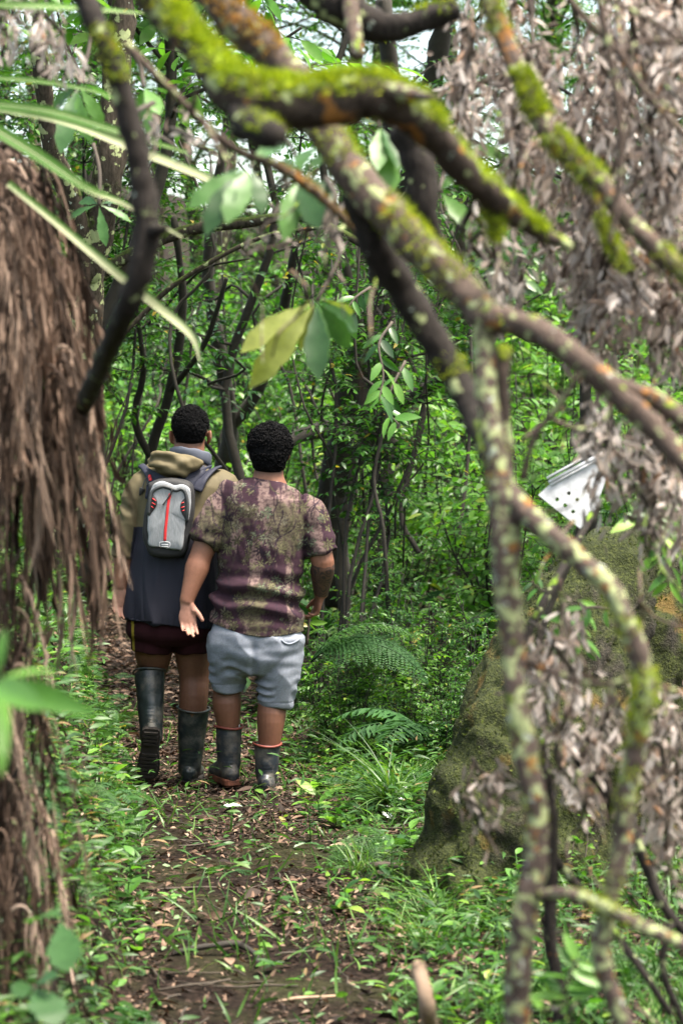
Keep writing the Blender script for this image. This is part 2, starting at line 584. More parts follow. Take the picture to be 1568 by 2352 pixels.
# ---- grass blades and low ground cover
def nz2(x, y, f, s): return n1(np.stack([x, y, 0 * x], 1), f, s)
b = MB()
def d_grass(x, y):
    d = dpath(x, y); r = x > path_c(y)
    g_ = np.where(r, np.clip((d + .12) / .3, 0, 1), np.clip((d + .02) / .2, 0, 1) * .75)
    return g_ * np.clip(.5 + 1.3 * nz2(x, y, 1.7, 2.), .08, 1) + .02 + .14 * on_path(x, y)
p = path_pts(38000, (-1.7, 1.9), (4.8, 14.5), d_grass)
d = norm(rand_dirs(len(p), 1.0, rng.uniform(.3, 1.1, len(p))[:, None][:, 0] if False else 1.0) * np.stack([rng.uniform(.2, 1.2, len(p))] * 2 + [np.ones(len(p))], 1))
tall = np.clip(nz2(p[:, 0], p[:, 1], 1.1, 5.) + .75, .45, 1.4)
b.inst(*BLADE, frames(d, None, rng.random(len(p)) * 6.28, np.stack([rng.uniform(.10, .22, len(p)) * 1.0, rng.uniform(.06, .17, len(p)) * tall, rng.uniform(.06, .2, len(p))], 1)), p, rng.random(len(p)))
tag(b.build('grass', M_GRASS), kind='stuff')
# broad bladed creeping grass (short lance leaves on low stems)
b = MB()
LANCE = leaf_t(.24, 2, .25, .35, .35)
def d_lance(x, y):
    d = dpath(x, y); r = x > path_c(y)
    g_ = np.where(r, np.clip((d + .16) / .3, 0, 1), np.clip((d + .10) / .15, 0, 1) * 1.0)
    return g_ * np.clip(.5 + 1.7 * nz2(x, y, 1.4, 9.), .05, 1) + .012 + .14 * on_path(x, y)
p = path_pts(60000, (-1.7, 2.1), (4.6, 15), d_lance)
hgt = np.abs(rng.normal(0, .05, len(p))) + .012
hgt = np.where((p[:, 0] < path_c(p[:, 1])) | (p[:, 1] > 9.5), hgt * 1.6, hgt)
d = rand_dirs(len(p)) + np.stack([0 * hgt, 0 * hgt, rng.uniform(.0, .8, len(p))], 1)
sc = rng.uniform(.03, .078, len(p))
b.inst(*LANCE, frames(d, None, rng.normal(0, .5, len(p)), sc), p + np.stack([0 * hgt, 0 * hgt, hgt], 1), np.clip(rng.normal(.48, .3, len(p)), 0, 1))
x_ = path_c(yy := 4.8 + 9 * rng.random(12000)) - path_w(yy) + .10 - rng.uniform(-.02, .45, 12000)     # the steep face of the left bank
k_ = (nz2(x_, yy, 2.3, 17.) > .0) & (rng.random(12000) < .62)
p = np.stack([x_, yy, gh(x_, yy)], 1)[k_]; n = slope_n(p)
d = rand_dirs(len(p), .3) + n * rng.uniform(.1, .9, (len(p), 1)) + [0, -.25, -.1]
b.inst(*LANCE, frames(d, None, rng.normal(0, .5, len(p)), rng.uniform(.03, .085, len(p))), p + n * np.abs(rng.normal(.02, .05, (len(p), 1))), np.clip(rng.normal(.48, .3, len(p)), 0, 1))
M_CREEP = leaf_mat('creeping_grass', [(0, (.02, .06, .014)), (.4, (.035, .105, .02)), (.75, (.065, .155, .028)), (.92, (.11, .20, .045)), (.95, (.16, .10, .05)), (1, (.26, .18, .09))], .45, .35, spec=.35)
tag(b.build('creeping_grass', M_CREEP), kind='stuff')
b = MB()
p = path_pts(24000, (-1.7, 2.1), (4.6, 14), lambda x, y: d_lance(x, y) * np.clip(.5 + 2 * nz2(x, y, 2.2, 31.), 0, 1))
hgt = np.abs(rng.normal(0, .06, len(p))) + .01
d = rand_dirs(len(p)) + np.stack([0 * hgt, 0 * hgt, rng.uniform(.0, .6, len(p))], 1)
b.inst(*LEAF_MD, frames(d, None, rng.normal(0, .5, len(p)), rng.uniform(.02, .06, len(p))), p + np.stack([0 * hgt, 0 * hgt, hgt], 1), rng.random(len(p)))
tag(b.build('low_herbs', M_BRIGHT), kind='stuff')
# moss / duff clumps far off: bushy carpet under the trees
b = MB()
p = ground_pts(30000, (-16, 14), (14, 48), lambda x, y: np.clip((dpath(x, y) + .1) / .4, 0, 1))
d = rand_dirs(len(p), .7)
b.inst(*LEAF_LO, frames(d, None, rng.normal(0, .6, len(p)), rng.uniform(.07, .2, len(p))), p + np.stack([np.zeros(len(p))] * 2 + [rng.uniform(0, .35, len(p))], 1), rng.random(len(p)))
tag(b.build('undergrowth', M_LEAF), kind='stuff')
# ================================================================== FOREST BEHIND
def bark_mat(name, base, moss=.3, lichen=.15, orange=.06, mossc=(.12, .18, .02), up=.22, scale=1.0):
    g = G(name)
    co = g.co()
    n_ = g.noise(9 * scale, 5, co)
    fine = g.noise(70 * scale, 4, g.co((1, 1, .35)))
    c = g.mix(g.ramp(fine, [(.3, 0), (.7, 1)]), tuple(x * .45 for x in base), tuple(min(1, x * 1.35) for x in base))
    l1 = g.ramp(g.noise(16 * scale, 4, g.n('Mapping', {'Vector': co, 'Location': (3, 7, 1)}).outputs[0]), [(.62 - lichen, 0), (.66 - lichen, 1)])
    c = g.mix(g.math('MULTIPLY', l1, .85), c, (.34, .39, .19))
    l3 = g.ramp(g.noise(22 * scale, 3, g.n('Mapping', {'Vector': co, 'Location': (13, 2, 5)}).outputs[0]), [(.70 - lichen * .5, 0), (.73 - lichen * .5, 1)])
    c = g.mix(g.math('MULTIPLY', l3, .8), c, (.40, .46, .40))
    o1 = g.ramp(g.noise(11 * scale, 4, g.n('Mapping', {'Vector': co, 'Location': (9, 1, 6)}).outputs[0]), [(.70 - orange, 0), (.74 - orange, 1)])
    c = g.mix(g.math('MULTIPLY', o1, .8), c, (.30, .13, .03))
    mf = g.math('ADD', n_, g.math('MULTIPLY', g.n('SeparateXYZ', {0: g.n('NewGeometry').outputs['Normal']}).outputs['Z'], up))
    mm = g.ramp(mf, [(.72 - moss, 0), (.80 - moss, 1)])
    mc = g.mix(g.ramp(fine, [(.3, 0), (.7, 1)]), tuple(x * .45 for x in mossc), tuple(x * 1.3 for x in mossc))
    c = g.mix(mm, c, mc)
    h = g.math('ADD', g.math('MULTIPLY', fine, .6), g.math('MULTIPLY', mm, .5))
    return g.done(g.bsdf(c, .9, g.bump(h, .7, .012), Specular_IOR_Level=.2))
M_BARK_BG = bark_mat('forest_bark', (.05, .04, .03), .18, .05, .0, (.05, .07, .015))
M_BARK_DK = plain('dark_bark', (.032, .027, .020), .9, .6, 60, var=.5)

def wob(p0, p1, n, amp, seed):
    r = np.random.default_rng(seed)
    t = np.linspace(0, 1, n)[:, None]
    q = np.asarray(p0) * (1 - t) + np.asarray(p1) * t
    j = r.normal(0, amp, (n, 3)); j[0] = 0
    return q + j
def spray(b, bt, start, dirv, L, nleaf, size, r, tv, tf, droop=.35, tw=.004):
    """one leafy twig: alternate leaves along a drooping shoot"""
    n = 5
    pts = [np.asarray(start, float)]
    d = norm(dirv)
    for i in range(n - 1):
        pts.append(pts[-1] + d * L / (n - 1))
        d = norm(d + np.array([r.normal(0, .16), r.normal(0, .16), -droop * .35 + r.normal(0, .08)]))
    pts = np.array(pts)
    if bt is not None:
        bt.raw(*tube(pts, np.linspace(tw, tw * .3, n), n=3, cap=(0, 0)))
    t = np.linspace(.18, 1, nleaf)
    idx = t * (n - 1); i0 = np.minimum(idx.astype(int), n - 2); f = (idx - i0)[:, None]
    pos = pts[i0] * (1 - f) + pts[i0 + 1] * f
    ax = norm(pts[i0 + 1] - pts[i0])
    sd = norm(np.cross(ax, [0, 0, 1.]) + 1e-6)
    sg = np.where(np.arange(nleaf) % 2 == 0, 1., -1.)[:, None]
    ld = ax * .55 + sd * sg * .8 + np.stack([np.zeros(nleaf)] * 2 + [r.normal(-.25, .25, nleaf)], 1) + r.normal(0, .15, (nleaf, 3))
    ld[-1] = ax[-1]
    R = frames(ld, None, r.normal(0, .45, nleaf), size * r.uniform(.65, 1.2, nleaf))
    b.inst(tv, tf, R, pos, np.clip(r.normal(.45, .25, nleaf), 0, 1) if r.random() > .12 else r.random(nleaf))
VAR = {}
def shrub_mesh(seed, nst, nsp, h, rad_, leaf, tmpl, per=11, spl=.34, lo=.2):
    r = np.random.default_rng(seed)
    b, bt = MB(), MB()
    for i in range(nst):
        a = r.random() * 6.28; rr_ = r.random() ** .6 * rad_
        top = np.array([math.cos(a) * rr_, math.sin(a) * rr_, h * r.uniform(.55, 1.05)])
        base = np.array([math.cos(a) * .08, math.sin(a) * .08, -.05])
        pts = catmull(wob(base, top, 5, .05 * h / 2, seed * 100 + i), 3)
        bt.raw(*tube(pts, np.linspace(.010, .004, len(pts)) * min(h / 1.4, 1.5), n=5))
        for k in range(nsp):
            j = r.integers(int(len(pts) * lo), len(pts))
            dv = norm(np.array([r.normal(), r.normal(), r.uniform(-.1, .8)]))
            spray(b, bt, pts[j], dv, spl * r.uniform(.6, 1.3), per, leaf, r, *tmpl)
    return b, bt
def shrub(seed, name, label, group, mat, nst, nsp, h, rd, leaf, tmpl, per=11, spl=.34, lo=.2):
    b, bt = shrub_mesh(seed, nst, nsp, h, rd, leaf, tmpl, per, spl, lo)
    t = thing(name, label, 'shrub', group=group)
    b.build('foliage', mat, t); bt.build('stem', M_DTWIG, t)
    return t
def tree(seed, name, label, group, mat, h, tr, crown_r, nl, nsp, leaf, tmpl, lean=(0, 0), per=12, low=.35, bark=None, spl=.5):
    r = np.random.default_rng(seed)
    b, bt, bb = MB(), MB(), MB()
    top = np.array([lean[0], lean[1], h])
    pts = catmull(wob((0, 0, -.3), top, 7, h * .022, seed), 4)
    bb.raw(*tube(pts, tr * np.linspace(1, .3, len(pts)) + tr * .5 * np.exp(-np.linspace(0, 14, len(pts))), n=9))
    for i in range(nl):
        f = r.uniform(low, .98); s = pts[int(f * (len(pts) - 1))]
        a = r.random() * 6.28; L = crown_r * r.uniform(.5, 1.0) * (1.15 - .5 * f)
        e = s + np.array([math.cos(a) * L, math.sin(a) * L, L * r.uniform(.1, .7)])
        lp = catmull(wob(s, e, 4, .06 * L, seed * 50 + i), 3)
        bb.raw(*tube(lp, np.linspace(tr * .35 * (1.2 - f), .008, len(lp)), n=6))
        for k in range(nsp):
            j = r.integers(2, len(lp))
            dv = norm(np.array([r.normal(), r.normal(), r.uniform(-.4, .7)]))
            spray(b, bt, lp[j] + r.normal(0, .08 * L, 3), dv, spl * r.uniform(.6, 1.3), per, leaf, r, *tmpl)
    t = thing(name, label, 'tree', group=group)
    bb.build('trunk', bark or M_BARK_BG, t)
    c = b.build('crown', mat, t)
    tag(bt.build('twigs', M_DTWIG, c), kind='stuff')
    return t

# ---- shrub kinds, each built once
S = []
S.append(shrub(1, 'glossy_shrub', '', 'glossy leaved shrubs of the understory', M_LEAF, 13, 17, 1.7, .6, .062, LEAF_MD))
S.append(shrub(2, 'glossy_shrub', '', 'glossy leaved shrubs of the understory', M_DEEP, 13, 16, 2.2, .65, .07, LEAF_MD))
S.append(shrub(3, 'small_leaved_shrub', '', 'small leaved shrubs of the understory', M_LEAF, 15, 18, 1.5, .55, .042, LEAF_MD, 14, .3))
S.append(shrub(4, 'broad_leaved_shrub', '', 'broad leaved shrubs of the understory', M_BRIGHT, 11, 13, 1.2, .5, .075, LEAF_MD, 9, .32))
S.append(shrub(5, 'tall_shrub', '', 'tall loose shrubs under the canopy', M_LEAF, 6, 52, 4.4, 1.1, .058, LEAF_MD, 13, .45, .5))
ADJ = {0: 'glossy mid green shrub', 1: 'dark glossy shrub', 2: 'fine small leaved shrub', 3: 'fresh light green broad leaved shrub', 4: 'tall loose green shrub'}
def where(x, y):
    """where a plant shows in the view: beside or behind what, and how deep in the forest"""
    c = 784 + x / (KPX * y)
    sp = [(170, 'behind the tree fern'), (330, 'behind the black curved limb'), (480, 'behind the taller man'), (560, 'between the two heads'), (720, 'behind the shorter man'), (900, 'just right of the shorter man'), (1120, 'left of the leaning tree'), (1300, 'behind the upright stem'), (1480, 'behind the boulder'), (9999, 'behind the right hand dead leaves')]
    col = next(t for k, t in sp if c < k)
    dep = 'nearest' if y < 13.6 else ('near' if y < 15 else ('middle distance' if y < 17.5 else ('deep' if y < 21 else ('far' if y < 28 else ('farther' if y < 34 else 'farthest')))))
    return col, dep
used = [False] * 5
def put_shrub(k, x, y, sc=1.0, zo=-.05):
    r = rng
    sd, dp = where(x, y)
    lab = f'{dp} {ADJ[k]} {sd}'
    loc = (x, y, float(gh(x, y)[0]) + zo)
    rot = (r.normal(0, .06), r.normal(0, .06), r.random() * 6.28)
    if not used[k]:
        used[k] = True
        o = S[k]; o.location = loc; o.rotation_euler = rot; o.scale = (sc,) * 3; o['label'] = lab
        return o
    return copy_tree(S[k], loc, rot, sc, lab)
# right of the men: dense wall falling to the low plants
for k, x, y, s in [(2, .45, 12.6, .5), (0, .85, 12.4, .5), (1, .25, 13.6, .4), (3, 1.15, 13.1, .65), (1, 1.6, 13.0, .5), (2, 1.4, 14.6, .6), (1, 2.3, 14.2, .7), (3, .2, 14.9, .7), (0, 2.1, 15.6, .7),
                   (2, .3, 16.8, .7), (3, 1.8, 17.0, .9), (4, 2.9, 16.6, .9), (1, -.1, 18.0, .45), (0, 3.2, 13.4, .9), (4, 3.9, 15.2, 1.0), (0, 1.0, 18.5, .7), (3, 2.4, 19.0, .9),
                   (0, 2.75, 11.9, .9), (2, 3.1, 11.0, .9), (1, 2.4, 10.6, .8),
                   # left of the path
                   (1, -2.7, 12.5, .6), (0, -2.3, 13.8, .6), (2, -3.2, 14.0, .8), (4, -3.6, 15.2, .8), (0, -2.9, 16.2, .7), (2, -3.8, 17.5, .8), (1, -3.0, 11.2, .7), (4, -4.4, 18.5, 1.0), (3, -3.3, 19.2, .7), (0, -2.8, 20.6, .6), (2, -1.3, 21.5, .7),
                   (3, -.6, 22.5, 1.0), (2, 1.2, 23, 1.0), (4, 2.8, 22.5, 1.0), (3, 4.4, 20, 1.3), (4, 5.0, 23.5, 1.2), (3, -5.4, 23, 1.2), (0, -4.8, 21.0, 1.0)]:
    if not (k == 4 and y > 16.2 and abs(x - path_c(y) * 0) < 4.2): put_shrub(k, x, y, s)
for k, x, y, s in [(3, .35, 12.35, .5), (3, .02, 12.1, .42), (1, .75, 11.9, .30), (3, 1.05, 12.3, .55), (0, .5, 11.5, .30), (3, 1.35, 11.6, .5), (2, .2, 12.9, .45), (1, 1.7, 12.2, .4), (0, -.02, 12.8, .38), (3, .8, 12.9, .6), (3, 1.1, 17.2, 1.3), (3, 1.9, 16.4, 1.2), (3, -.4, 18.6, 1.2), (3, .4, 20.0, 1.5), (3, 1.5, 19.6, 1.5), (3, 2.8, 20.6, 1.5), (3, -2.6, 17.2, 1.2), (3, -3.2, 20.5, 1.4), (3, -1.2, 20.0, 1.3), (3, .6, 21.8, 1.6), (3, 2.2, 22, 1.6)]:
    put_shrub(k, x, y, s)
for x, y, s in [(-2.3, 13.4, .85), (-1.75, 14.6, 1.0), (-2.9, 13.0, .9), (-.05, 13.9, .95), (2.1, 13.2, .95), (-2.6, 15.8, 1.1), (2.6, 14.9, 1.1), (-.9, 17.6, 1.2), (.6, 17.2, 1.2), (2.2, 17.6, 1.2), (-3.2, 17.8, 1.2), (-1.6, 19.2, 1.3), (.0, 19.4, 1.3), (3.2, 15.8, 1.1)]:
    if y < 15.9: put_shrub(4, x, y, s)
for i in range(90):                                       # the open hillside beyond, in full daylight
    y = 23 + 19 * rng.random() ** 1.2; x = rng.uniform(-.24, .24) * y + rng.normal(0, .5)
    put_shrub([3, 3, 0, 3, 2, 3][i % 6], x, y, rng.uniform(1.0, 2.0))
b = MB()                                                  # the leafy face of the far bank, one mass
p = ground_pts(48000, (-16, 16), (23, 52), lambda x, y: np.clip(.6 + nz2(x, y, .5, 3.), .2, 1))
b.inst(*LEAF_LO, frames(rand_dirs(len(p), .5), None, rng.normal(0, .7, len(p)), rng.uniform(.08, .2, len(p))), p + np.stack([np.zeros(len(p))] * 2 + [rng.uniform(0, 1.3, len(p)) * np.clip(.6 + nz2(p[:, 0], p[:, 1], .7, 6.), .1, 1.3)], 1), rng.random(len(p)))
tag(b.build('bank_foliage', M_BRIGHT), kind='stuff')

# ---- trees
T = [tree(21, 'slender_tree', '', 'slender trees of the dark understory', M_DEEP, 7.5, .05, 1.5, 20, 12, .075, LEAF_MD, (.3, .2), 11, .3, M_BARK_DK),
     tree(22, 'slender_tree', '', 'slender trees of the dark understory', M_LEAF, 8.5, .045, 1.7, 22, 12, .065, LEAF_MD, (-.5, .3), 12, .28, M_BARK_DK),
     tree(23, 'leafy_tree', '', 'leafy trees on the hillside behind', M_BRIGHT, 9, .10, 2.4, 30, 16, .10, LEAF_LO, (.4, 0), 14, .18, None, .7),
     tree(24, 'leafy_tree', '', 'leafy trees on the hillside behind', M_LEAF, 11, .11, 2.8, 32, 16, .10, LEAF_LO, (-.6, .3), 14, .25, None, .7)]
TA = ['thin dark trunked tree with deep green crown', 'thin leaning tree with small mid green leaves', 'bushy bright green tree', 'tall mid green tree']
T.append(tree(25, 'broad_leaved_tree', '', 'broad leaved trees arching over the path', M_BRIGHT, 5.6, .045, 1.3, 18, 7, .15, leaf_t(.40, 3, .25, .25, .55), (.5, -.3), 8, .5, M_BARK_DK, .45))
TA.append('slim tree with large fresh leaves')
tused = [False] * 5
def put_tree(k, x, y, sc=1.0):
    sd, dp = where(x, y)
    lab = f'{dp} {TA[k]} {sd}'
    loc = (x, y, float(gh(x, y)[0])); rot = (0, 0, rng.random() * 6.28)
    if not tused[k]:
        tused[k] = True
        o = T[k]; o.location = loc; o.rotation_euler = rot; o.scale = (sc,) * 3; o['label'] = lab
        return o
    return copy_tree(T[k], loc, rot, sc, lab)
for k, x, y, s in [(0, -2.9, 14.8, .9), (1, -1.9, 16.0, .9), (1, 1.9, 15.4, 1.0), (0, 3.9, 17.2, 1.1), (1, -4.4, 18.6, 1.1), (0, 5.1, 20.0, 1.1), (1, -5.4, 22.5, 1.1), (1, 2.6, 13.6, .9), (0, -.7, 16.6, .85), (1, .2, 15.2, .8), (4, -2.2, 12.6, 1.0), (4, -1.5, 13.6, 1.1), (4, -2.9, 12.0, .95)]:
    put_tree(k, x, y, s)
for k, x, y, s in [(2, -8.5, 33, 1.0), (3, -4.2, 37, 1.0), (2, -1.2, 37, 1.0), (3, 2.0, 38, 1.0), (2, 4.8, 37, 1.0), (3, 7.6, 36, 1.0), (2, -6.0, 40, 1.2), (3, -2.5, 42, 1.2), (2, 1.5, 41, 1.2), (3, 6.0, 42, 1.3), (2, 9.5, 38, 1.2), (3, -10.5, 37, 1.2), (3, -9, 28, .9), (2, 9, 27, .9), (3, .2, 45, 1.3), (2, 4, 46, 1.4), (3, -5, 46, 1.4), (3, -1.6, 33.5, 1.15), (3, 1.2, 35, 1.25), (2, -6.5, 36, 1.4), (3, 5.8, 34, 1.2), (2, .8, 40, 1.5), (3, -3.2, 40, 1.5), (3, 3.4, 42, 1.5), (2, -8, 44, 1.6), (2, 8, 45, 1.6), (3, -2.9, 25, .9), (3, 2.9, 26, .95)]:
    put_tree(k, x, y, s)

# trees added beside the path, crowns closing overhead to shade it
for k, x, y, s in [(3, -3.9, 10.6, .9), (2, 3.9, 11.6, 1.0), (3, 3.7, 14.6, .95), (2, -4.0, 13.6, .95)]:
    copy_tree(T[k], (x, y, float(gh(x, y)[0])), (0, 0, rng.random() * 6.28), s, f'{TA[k]} beside the path, its crown overhead and out of view')
# the same forest, added unseen round and behind the viewer to block low sky
for k, x, y, s in [(3, -4.2, -2.5, .8), (2, 3.2, -3.0, .9), (3, -.5, -5.0, 1.0), (2, 5.2, 2.0, .9), (3, -4.8, 3.5, .8), (2, -6.0, 9.0, .9), (3, 6.3, 8.5, .9), (2, -3.0, -7.0, 1.1), (3, 4.0, -8.0, 1.1), (3, 8.0, 14.0, 1.0), (2, -8.0, 15.0, 1.0)]:
    loc = (x, y, float(gh(x, y)[0]))
    copy_tree(T[k], loc, (0, 0, rng.random() * 6.28), s, f'{TA[k]} standing outside the view, {"behind the viewer" if y < 0 else "beside the path"}')
for k, x, y, s in [(0, -2.8, .5, 1.2), (1, 2.4, .2, 1.1), (0, .8, -2.2, 1.3), (1, -1.4, -2.0, 1.2), (0, 3.2, 4.0, 1.2), (1, 3.6, 6.8, 1.3), (0, -3.0, 6.0, 1.0)]:
    copy_tree(S[k], (x, y, float(gh(x, y)[0])), (0, 0, rng.random() * 6.28), s, f'{ADJ[k]} outside the view, {"behind the viewer" if y < 1 else "beside the path"}')

# ---- thick trunks one can tell apart
def trunk(name, label, pts, rads, mat, cat='tree', res=5, n=12, extra=()):
    t = thing(name, label, cat, tuple(pts[0]))
    b = MB()
    P0 = np.asarray(pts[0])
    def one(pp, rr_):
        pp = np.asarray(pp) - P0
        V, F = tube(pp, rr_, n=n, res=res)
        V = V + np.stack([n1(V, 9, 1.), n1(V, 9, 5.), 0 * V[:, 0]], 1) * np.mean(rr_) * .35
        b.raw(V, F)
    one(pts, rads)
    for e in extra: one(*e)
    b.build('trunk', mat, t)
    return t
g3 = lambda x, y: np.array([x, y, float(gh(x, y)[0]) - .15])
trunk('forest_tree', 'thick greenish brown trunk rising behind the curved black limb at the left', [P(150, 1250, 12.6), P(190, 900, 12.4), P(205, 640, 12.2), P(250, 400, 12.0), P(270, 150, 12), P(300, -100, 12)], [.10, .085, .078, .075, .065, .06], M_BARK_BG,
      extra=[([P(205, 640, 12.2), P(170, 480, 12.0), P(120, 330, 11.8), P(90, 100, 11.6)], [.08, .06, .05, .04])])
trunk('forest_tree', 'dark thick leaning trunk behind the man in the camouflage shirt', [P(770, 1380, 17.5), P(760, 1150, 17.3), P(800, 930, 17), P(850, 700, 16.8), P(930, 450, 16.5), P(1000, 150, 16.2), P(1040, -80, 16)], [.12, .10, .095, .09, .08, .07, .06], M_BARK_DK,
      extra=[([P(790, 980, 17), P(690, 1000, 16.5), P(600, 1060, 16)], [.07, .05, .03]), ([P(760, 1150, 17.3), P(880, 960, 17), P(1000, 880, 16.6), P(1060, 820, 16)], [.08, .06, .05, .03])])
trunk('forest_tree', 'dark upright trunk standing right of the curly haired man', [P(880, 1350, 19), P(870, 1200, 19), P(900, 900, 18.8), P(880, 620, 18.5), P(900, 300, 18.3), P(880, 0, 18)], [.09, .08, .075, .07, .065, .06], M_BARK_DK)
trunk('forest_tree', 'dark slanting trunk between the heads of the two men', [P(520, 1300, 18.5), P(500, 1150, 18.5), P(530, 980, 18.3), P(505, 820, 18), P(480, 600, 17.8), P(520, 300, 17.6)], [.07, .065, .06, .055, .045, .035], M_BARK_DK,
      extra=[([P(530, 980, 18.3), P(590, 900, 18.2), P(640, 760, 18), P(680, 560, 17.6)], [.05, .045, .04, .03])])
trunk('forest_tree', 'thin dark trunk forking above the taller man', [P(340, 1250, 15.2), P(345, 1050, 15.2), P(390, 900, 15), P(420, 700, 14.8), P(400, 500, 14.6)], [.035, .032, .03, .026, .02], M_BARK_DK,
      extra=[([P(345, 1050, 15.2), P(310, 960, 15), P(330, 840, 14.8), P(300, 640, 14.6)], [.025, .022, .018, .012]), ([P(390, 900, 15), P(470, 790, 14.6), P(520, 640, 14.3)], [.02, .016, .012])])
trunk('arching_branch', 'dark branch arching over the path above the two men', [P(140, 700, 13.5), P(300, 585, 13.3), P(430, 530, 13.2), P(560, 512, 13.1), P(700, 500, 13), P(830, 560, 12.9)], [.04, .036, .034, .03, .026, .02], M_BARK_BG, 'branch')
trunk('arching_branch', 'thin grey branch looping below the arching branch', [P(250, 800, 13), P(330, 720, 13), P(420, 640, 12.9), P(600, 545, 12.8), P(760, 520, 12.7)], [.016, .015, .014, .012, .01], M_BARK_BG, 'branch')
# ---- hanging lianas
r = np.random.default_rng(77)
for i in range(22):
    y = r.uniform(13.2, 20); dx0 = r.uniform(280, 1130)
    top = P(dx0 + r.normal(0, 60), r.uniform(250, 620), y); bot = P(dx0 + r.normal(0, 90), r.uniform(1150, 1480), y + r.normal(0, .4))
    q = catmull(wob(bot, top, 6, .10, 300 + i), 4)
    t = thing('liana', f'thin dark stem or vine {"behind the shorter man" if 540 < dx0 < 760 else ("right of the men, before the bright clearing" if dx0 >= 760 else "behind the taller man")}', 'vine', tuple(q[0]), group='thin dark stems and vines behind the men')
    MB().raw(*tube(q - q[0], np.linspace(.013, .007, len(q)) * r.uniform(.5, 1.35), n=6)).build('stem', M_BARK_DK, t)
# ================================================================== FOREGROUND BRANCHES
M_MOSSY = bark_mat('mossy_bark', (.05, .037, .03), .10, .03, .08, (.20, .27, .015), scale=1.5)
M_LICHEN = bark_mat('lichen_stem', (.095, .07, .06), .06, .10, .085, (.19, .27, .03), up=.06, scale=3.0)
M_MOSSY2 = bark_mat('lichen_bark', (.088, .064, .053), .05, .035, .085, (.17, .25, .025), up=.10, scale=2.6)
M_BLACKB = bark_mat('black_bark', (.022, .018, .016), .02, .0, .0, (.12, .2, .02), scale=1.5)
M_MOSS = leaf_mat('moss', [(0, (.08, .14, .010)), (.5, (.23, .32, .020)), (1, (.44, .50, .04))], .8, .4, spec=.15, tint=(1.1, 1.1, .3))
M_MOSS_O = leaf_mat('orange_moss', [(0, (.16, .08, .01)), (.5, (.30, .16, .02)), (1, (.42, .24, .04))], .8, .3, spec=.15)
MOSS_T = (np.array([(-.16, 0, 0), (.16, 0, 0), (.08, .6, .06), (0, 1, .25), (-.08, .6, .06)], float), [(0, 1, 2, 4), (4, 2, 3)])

def limb_geo(pts, widths, D0, seed, n=14, res=7, bump=.10):
    """pts in picture rows/columns with depth; widths are picture widths at that depth"""
    p = np.array([P(*q) for q in pts]); rr_ = np.array([px(w_, q[2]) / 2 * .85 for w_, q in zip(widths, pts)])
    both = catmull(np.hstack([p, rr_[:, None]]), res)
    p, rr_ = both[:, :3], both[:, 3]
    r = np.random.default_rng(seed)
    rr_ = rr_ * (1 + bump * np.array([noise.noise(Vector((i * .35, seed, 0))) for i in range(len(rr_))]))
    V, F = tube(p, rr_, n=n)
    c = np.mean(rr_)
    dv = np.stack([n1(V, .8 / c, seed + 1.), n1(V, .8 / c, seed + 5.), n1(V, .8 / c, seed + 9.)], 1)
    V = V + dv * c * .22 + np.stack([n1(V, 3 / c, 1.), n1(V, 3 / c, 2.), n1(V, 3 / c, 3.)], 1) * c * .11
    return V, F, p, rr_

def moss_on(b, p, rr_, n, t0, t1, r, length=.02, upbias=.2, dens=None, thick=.3):
    """soft tufts growing from a limb's upper side"""
    t = r.uniform(t0, t1, n) * (len(p) - 1); i = np.minimum(t.astype(int), len(p) - 2); f = (t - i)[:, None]
    c = p[i] * (1 - f) + p[i + 1] * f; ra = rr_[i]
    ax = norm(p[i + 1] - p[i])
    a = norm(r.normal(0, 1, (n, 3)) + [0, 0, .9])
    a = norm(a - ax * np.sum(a * ax, 1)[:, None])
    k = a[:, 2] > -upbias
    if dens is not None: k &= (n1(c + a * ra[:, None], dens, 3.) > -.12)
    c, a, ra = c[k], a[k], ra[k]
    N = len(c)
    d = norm(a + r.normal(0, .55, (N, 3)) + [0, 0, -.15])
    b.inst(*MOSS_T, frames(d, norm(r.normal(0, 1, (N, 3))), None, np.stack([length * r.uniform(.5, 1.1, N) * .9, length * r.uniform(.5, 1.5, N), length * np.ones(N)], 1)), c + a * (ra * (.92 + thick * r.random(N) * .3))[:, None], np.clip(a[:, 2] * .0 + r.normal(.55, .25, N), 0, 1))

def branch_thing(name, label, cat='branch', origin=None):
    return thing(name, label, cat, tuple(origin))

class Tree:
    def __init__(s, name, label, o, cat='branch'):
        s.o = np.asarray(o); s.t = thing(name, label, cat, tuple(o)); s.r = np.random.default_rng(len(label))
        s.moss = MB(); s.mossO = MB(); s.k = 0
    def limb(s, pts, wd, mat, part='limb', n=14, res=7, moss=None, orange=None, seed=None, bump=.1):
        s.k += 1
        V, F, p, rr_ = limb_geo(pts, wd, 0, (seed or 0) + s.k * 3 + len(pts), n, res, bump)
        o = MB().raw(V - s.o, F).build(part, mat, s.t)
        for (num, a, b_, L, ub, dn) in (moss or []):
            moss_on(s.moss, p - s.o, rr_, num, a, b_, s.r, L, ub, dn)
        for (num, a, b_, L, ub, dn) in (orange or []):
            moss_on(s.mossO, p - s.o, rr_, num, a, b_, s.r, L, ub, dn)
        return o
    def done(s):
        for m, mt in ((s.moss, M_MOSS), (s.mossO, M_MOSS_O)):
            if m.n: tag(m.build('moss', mt, s.t), kind='stuff')
        return s.t

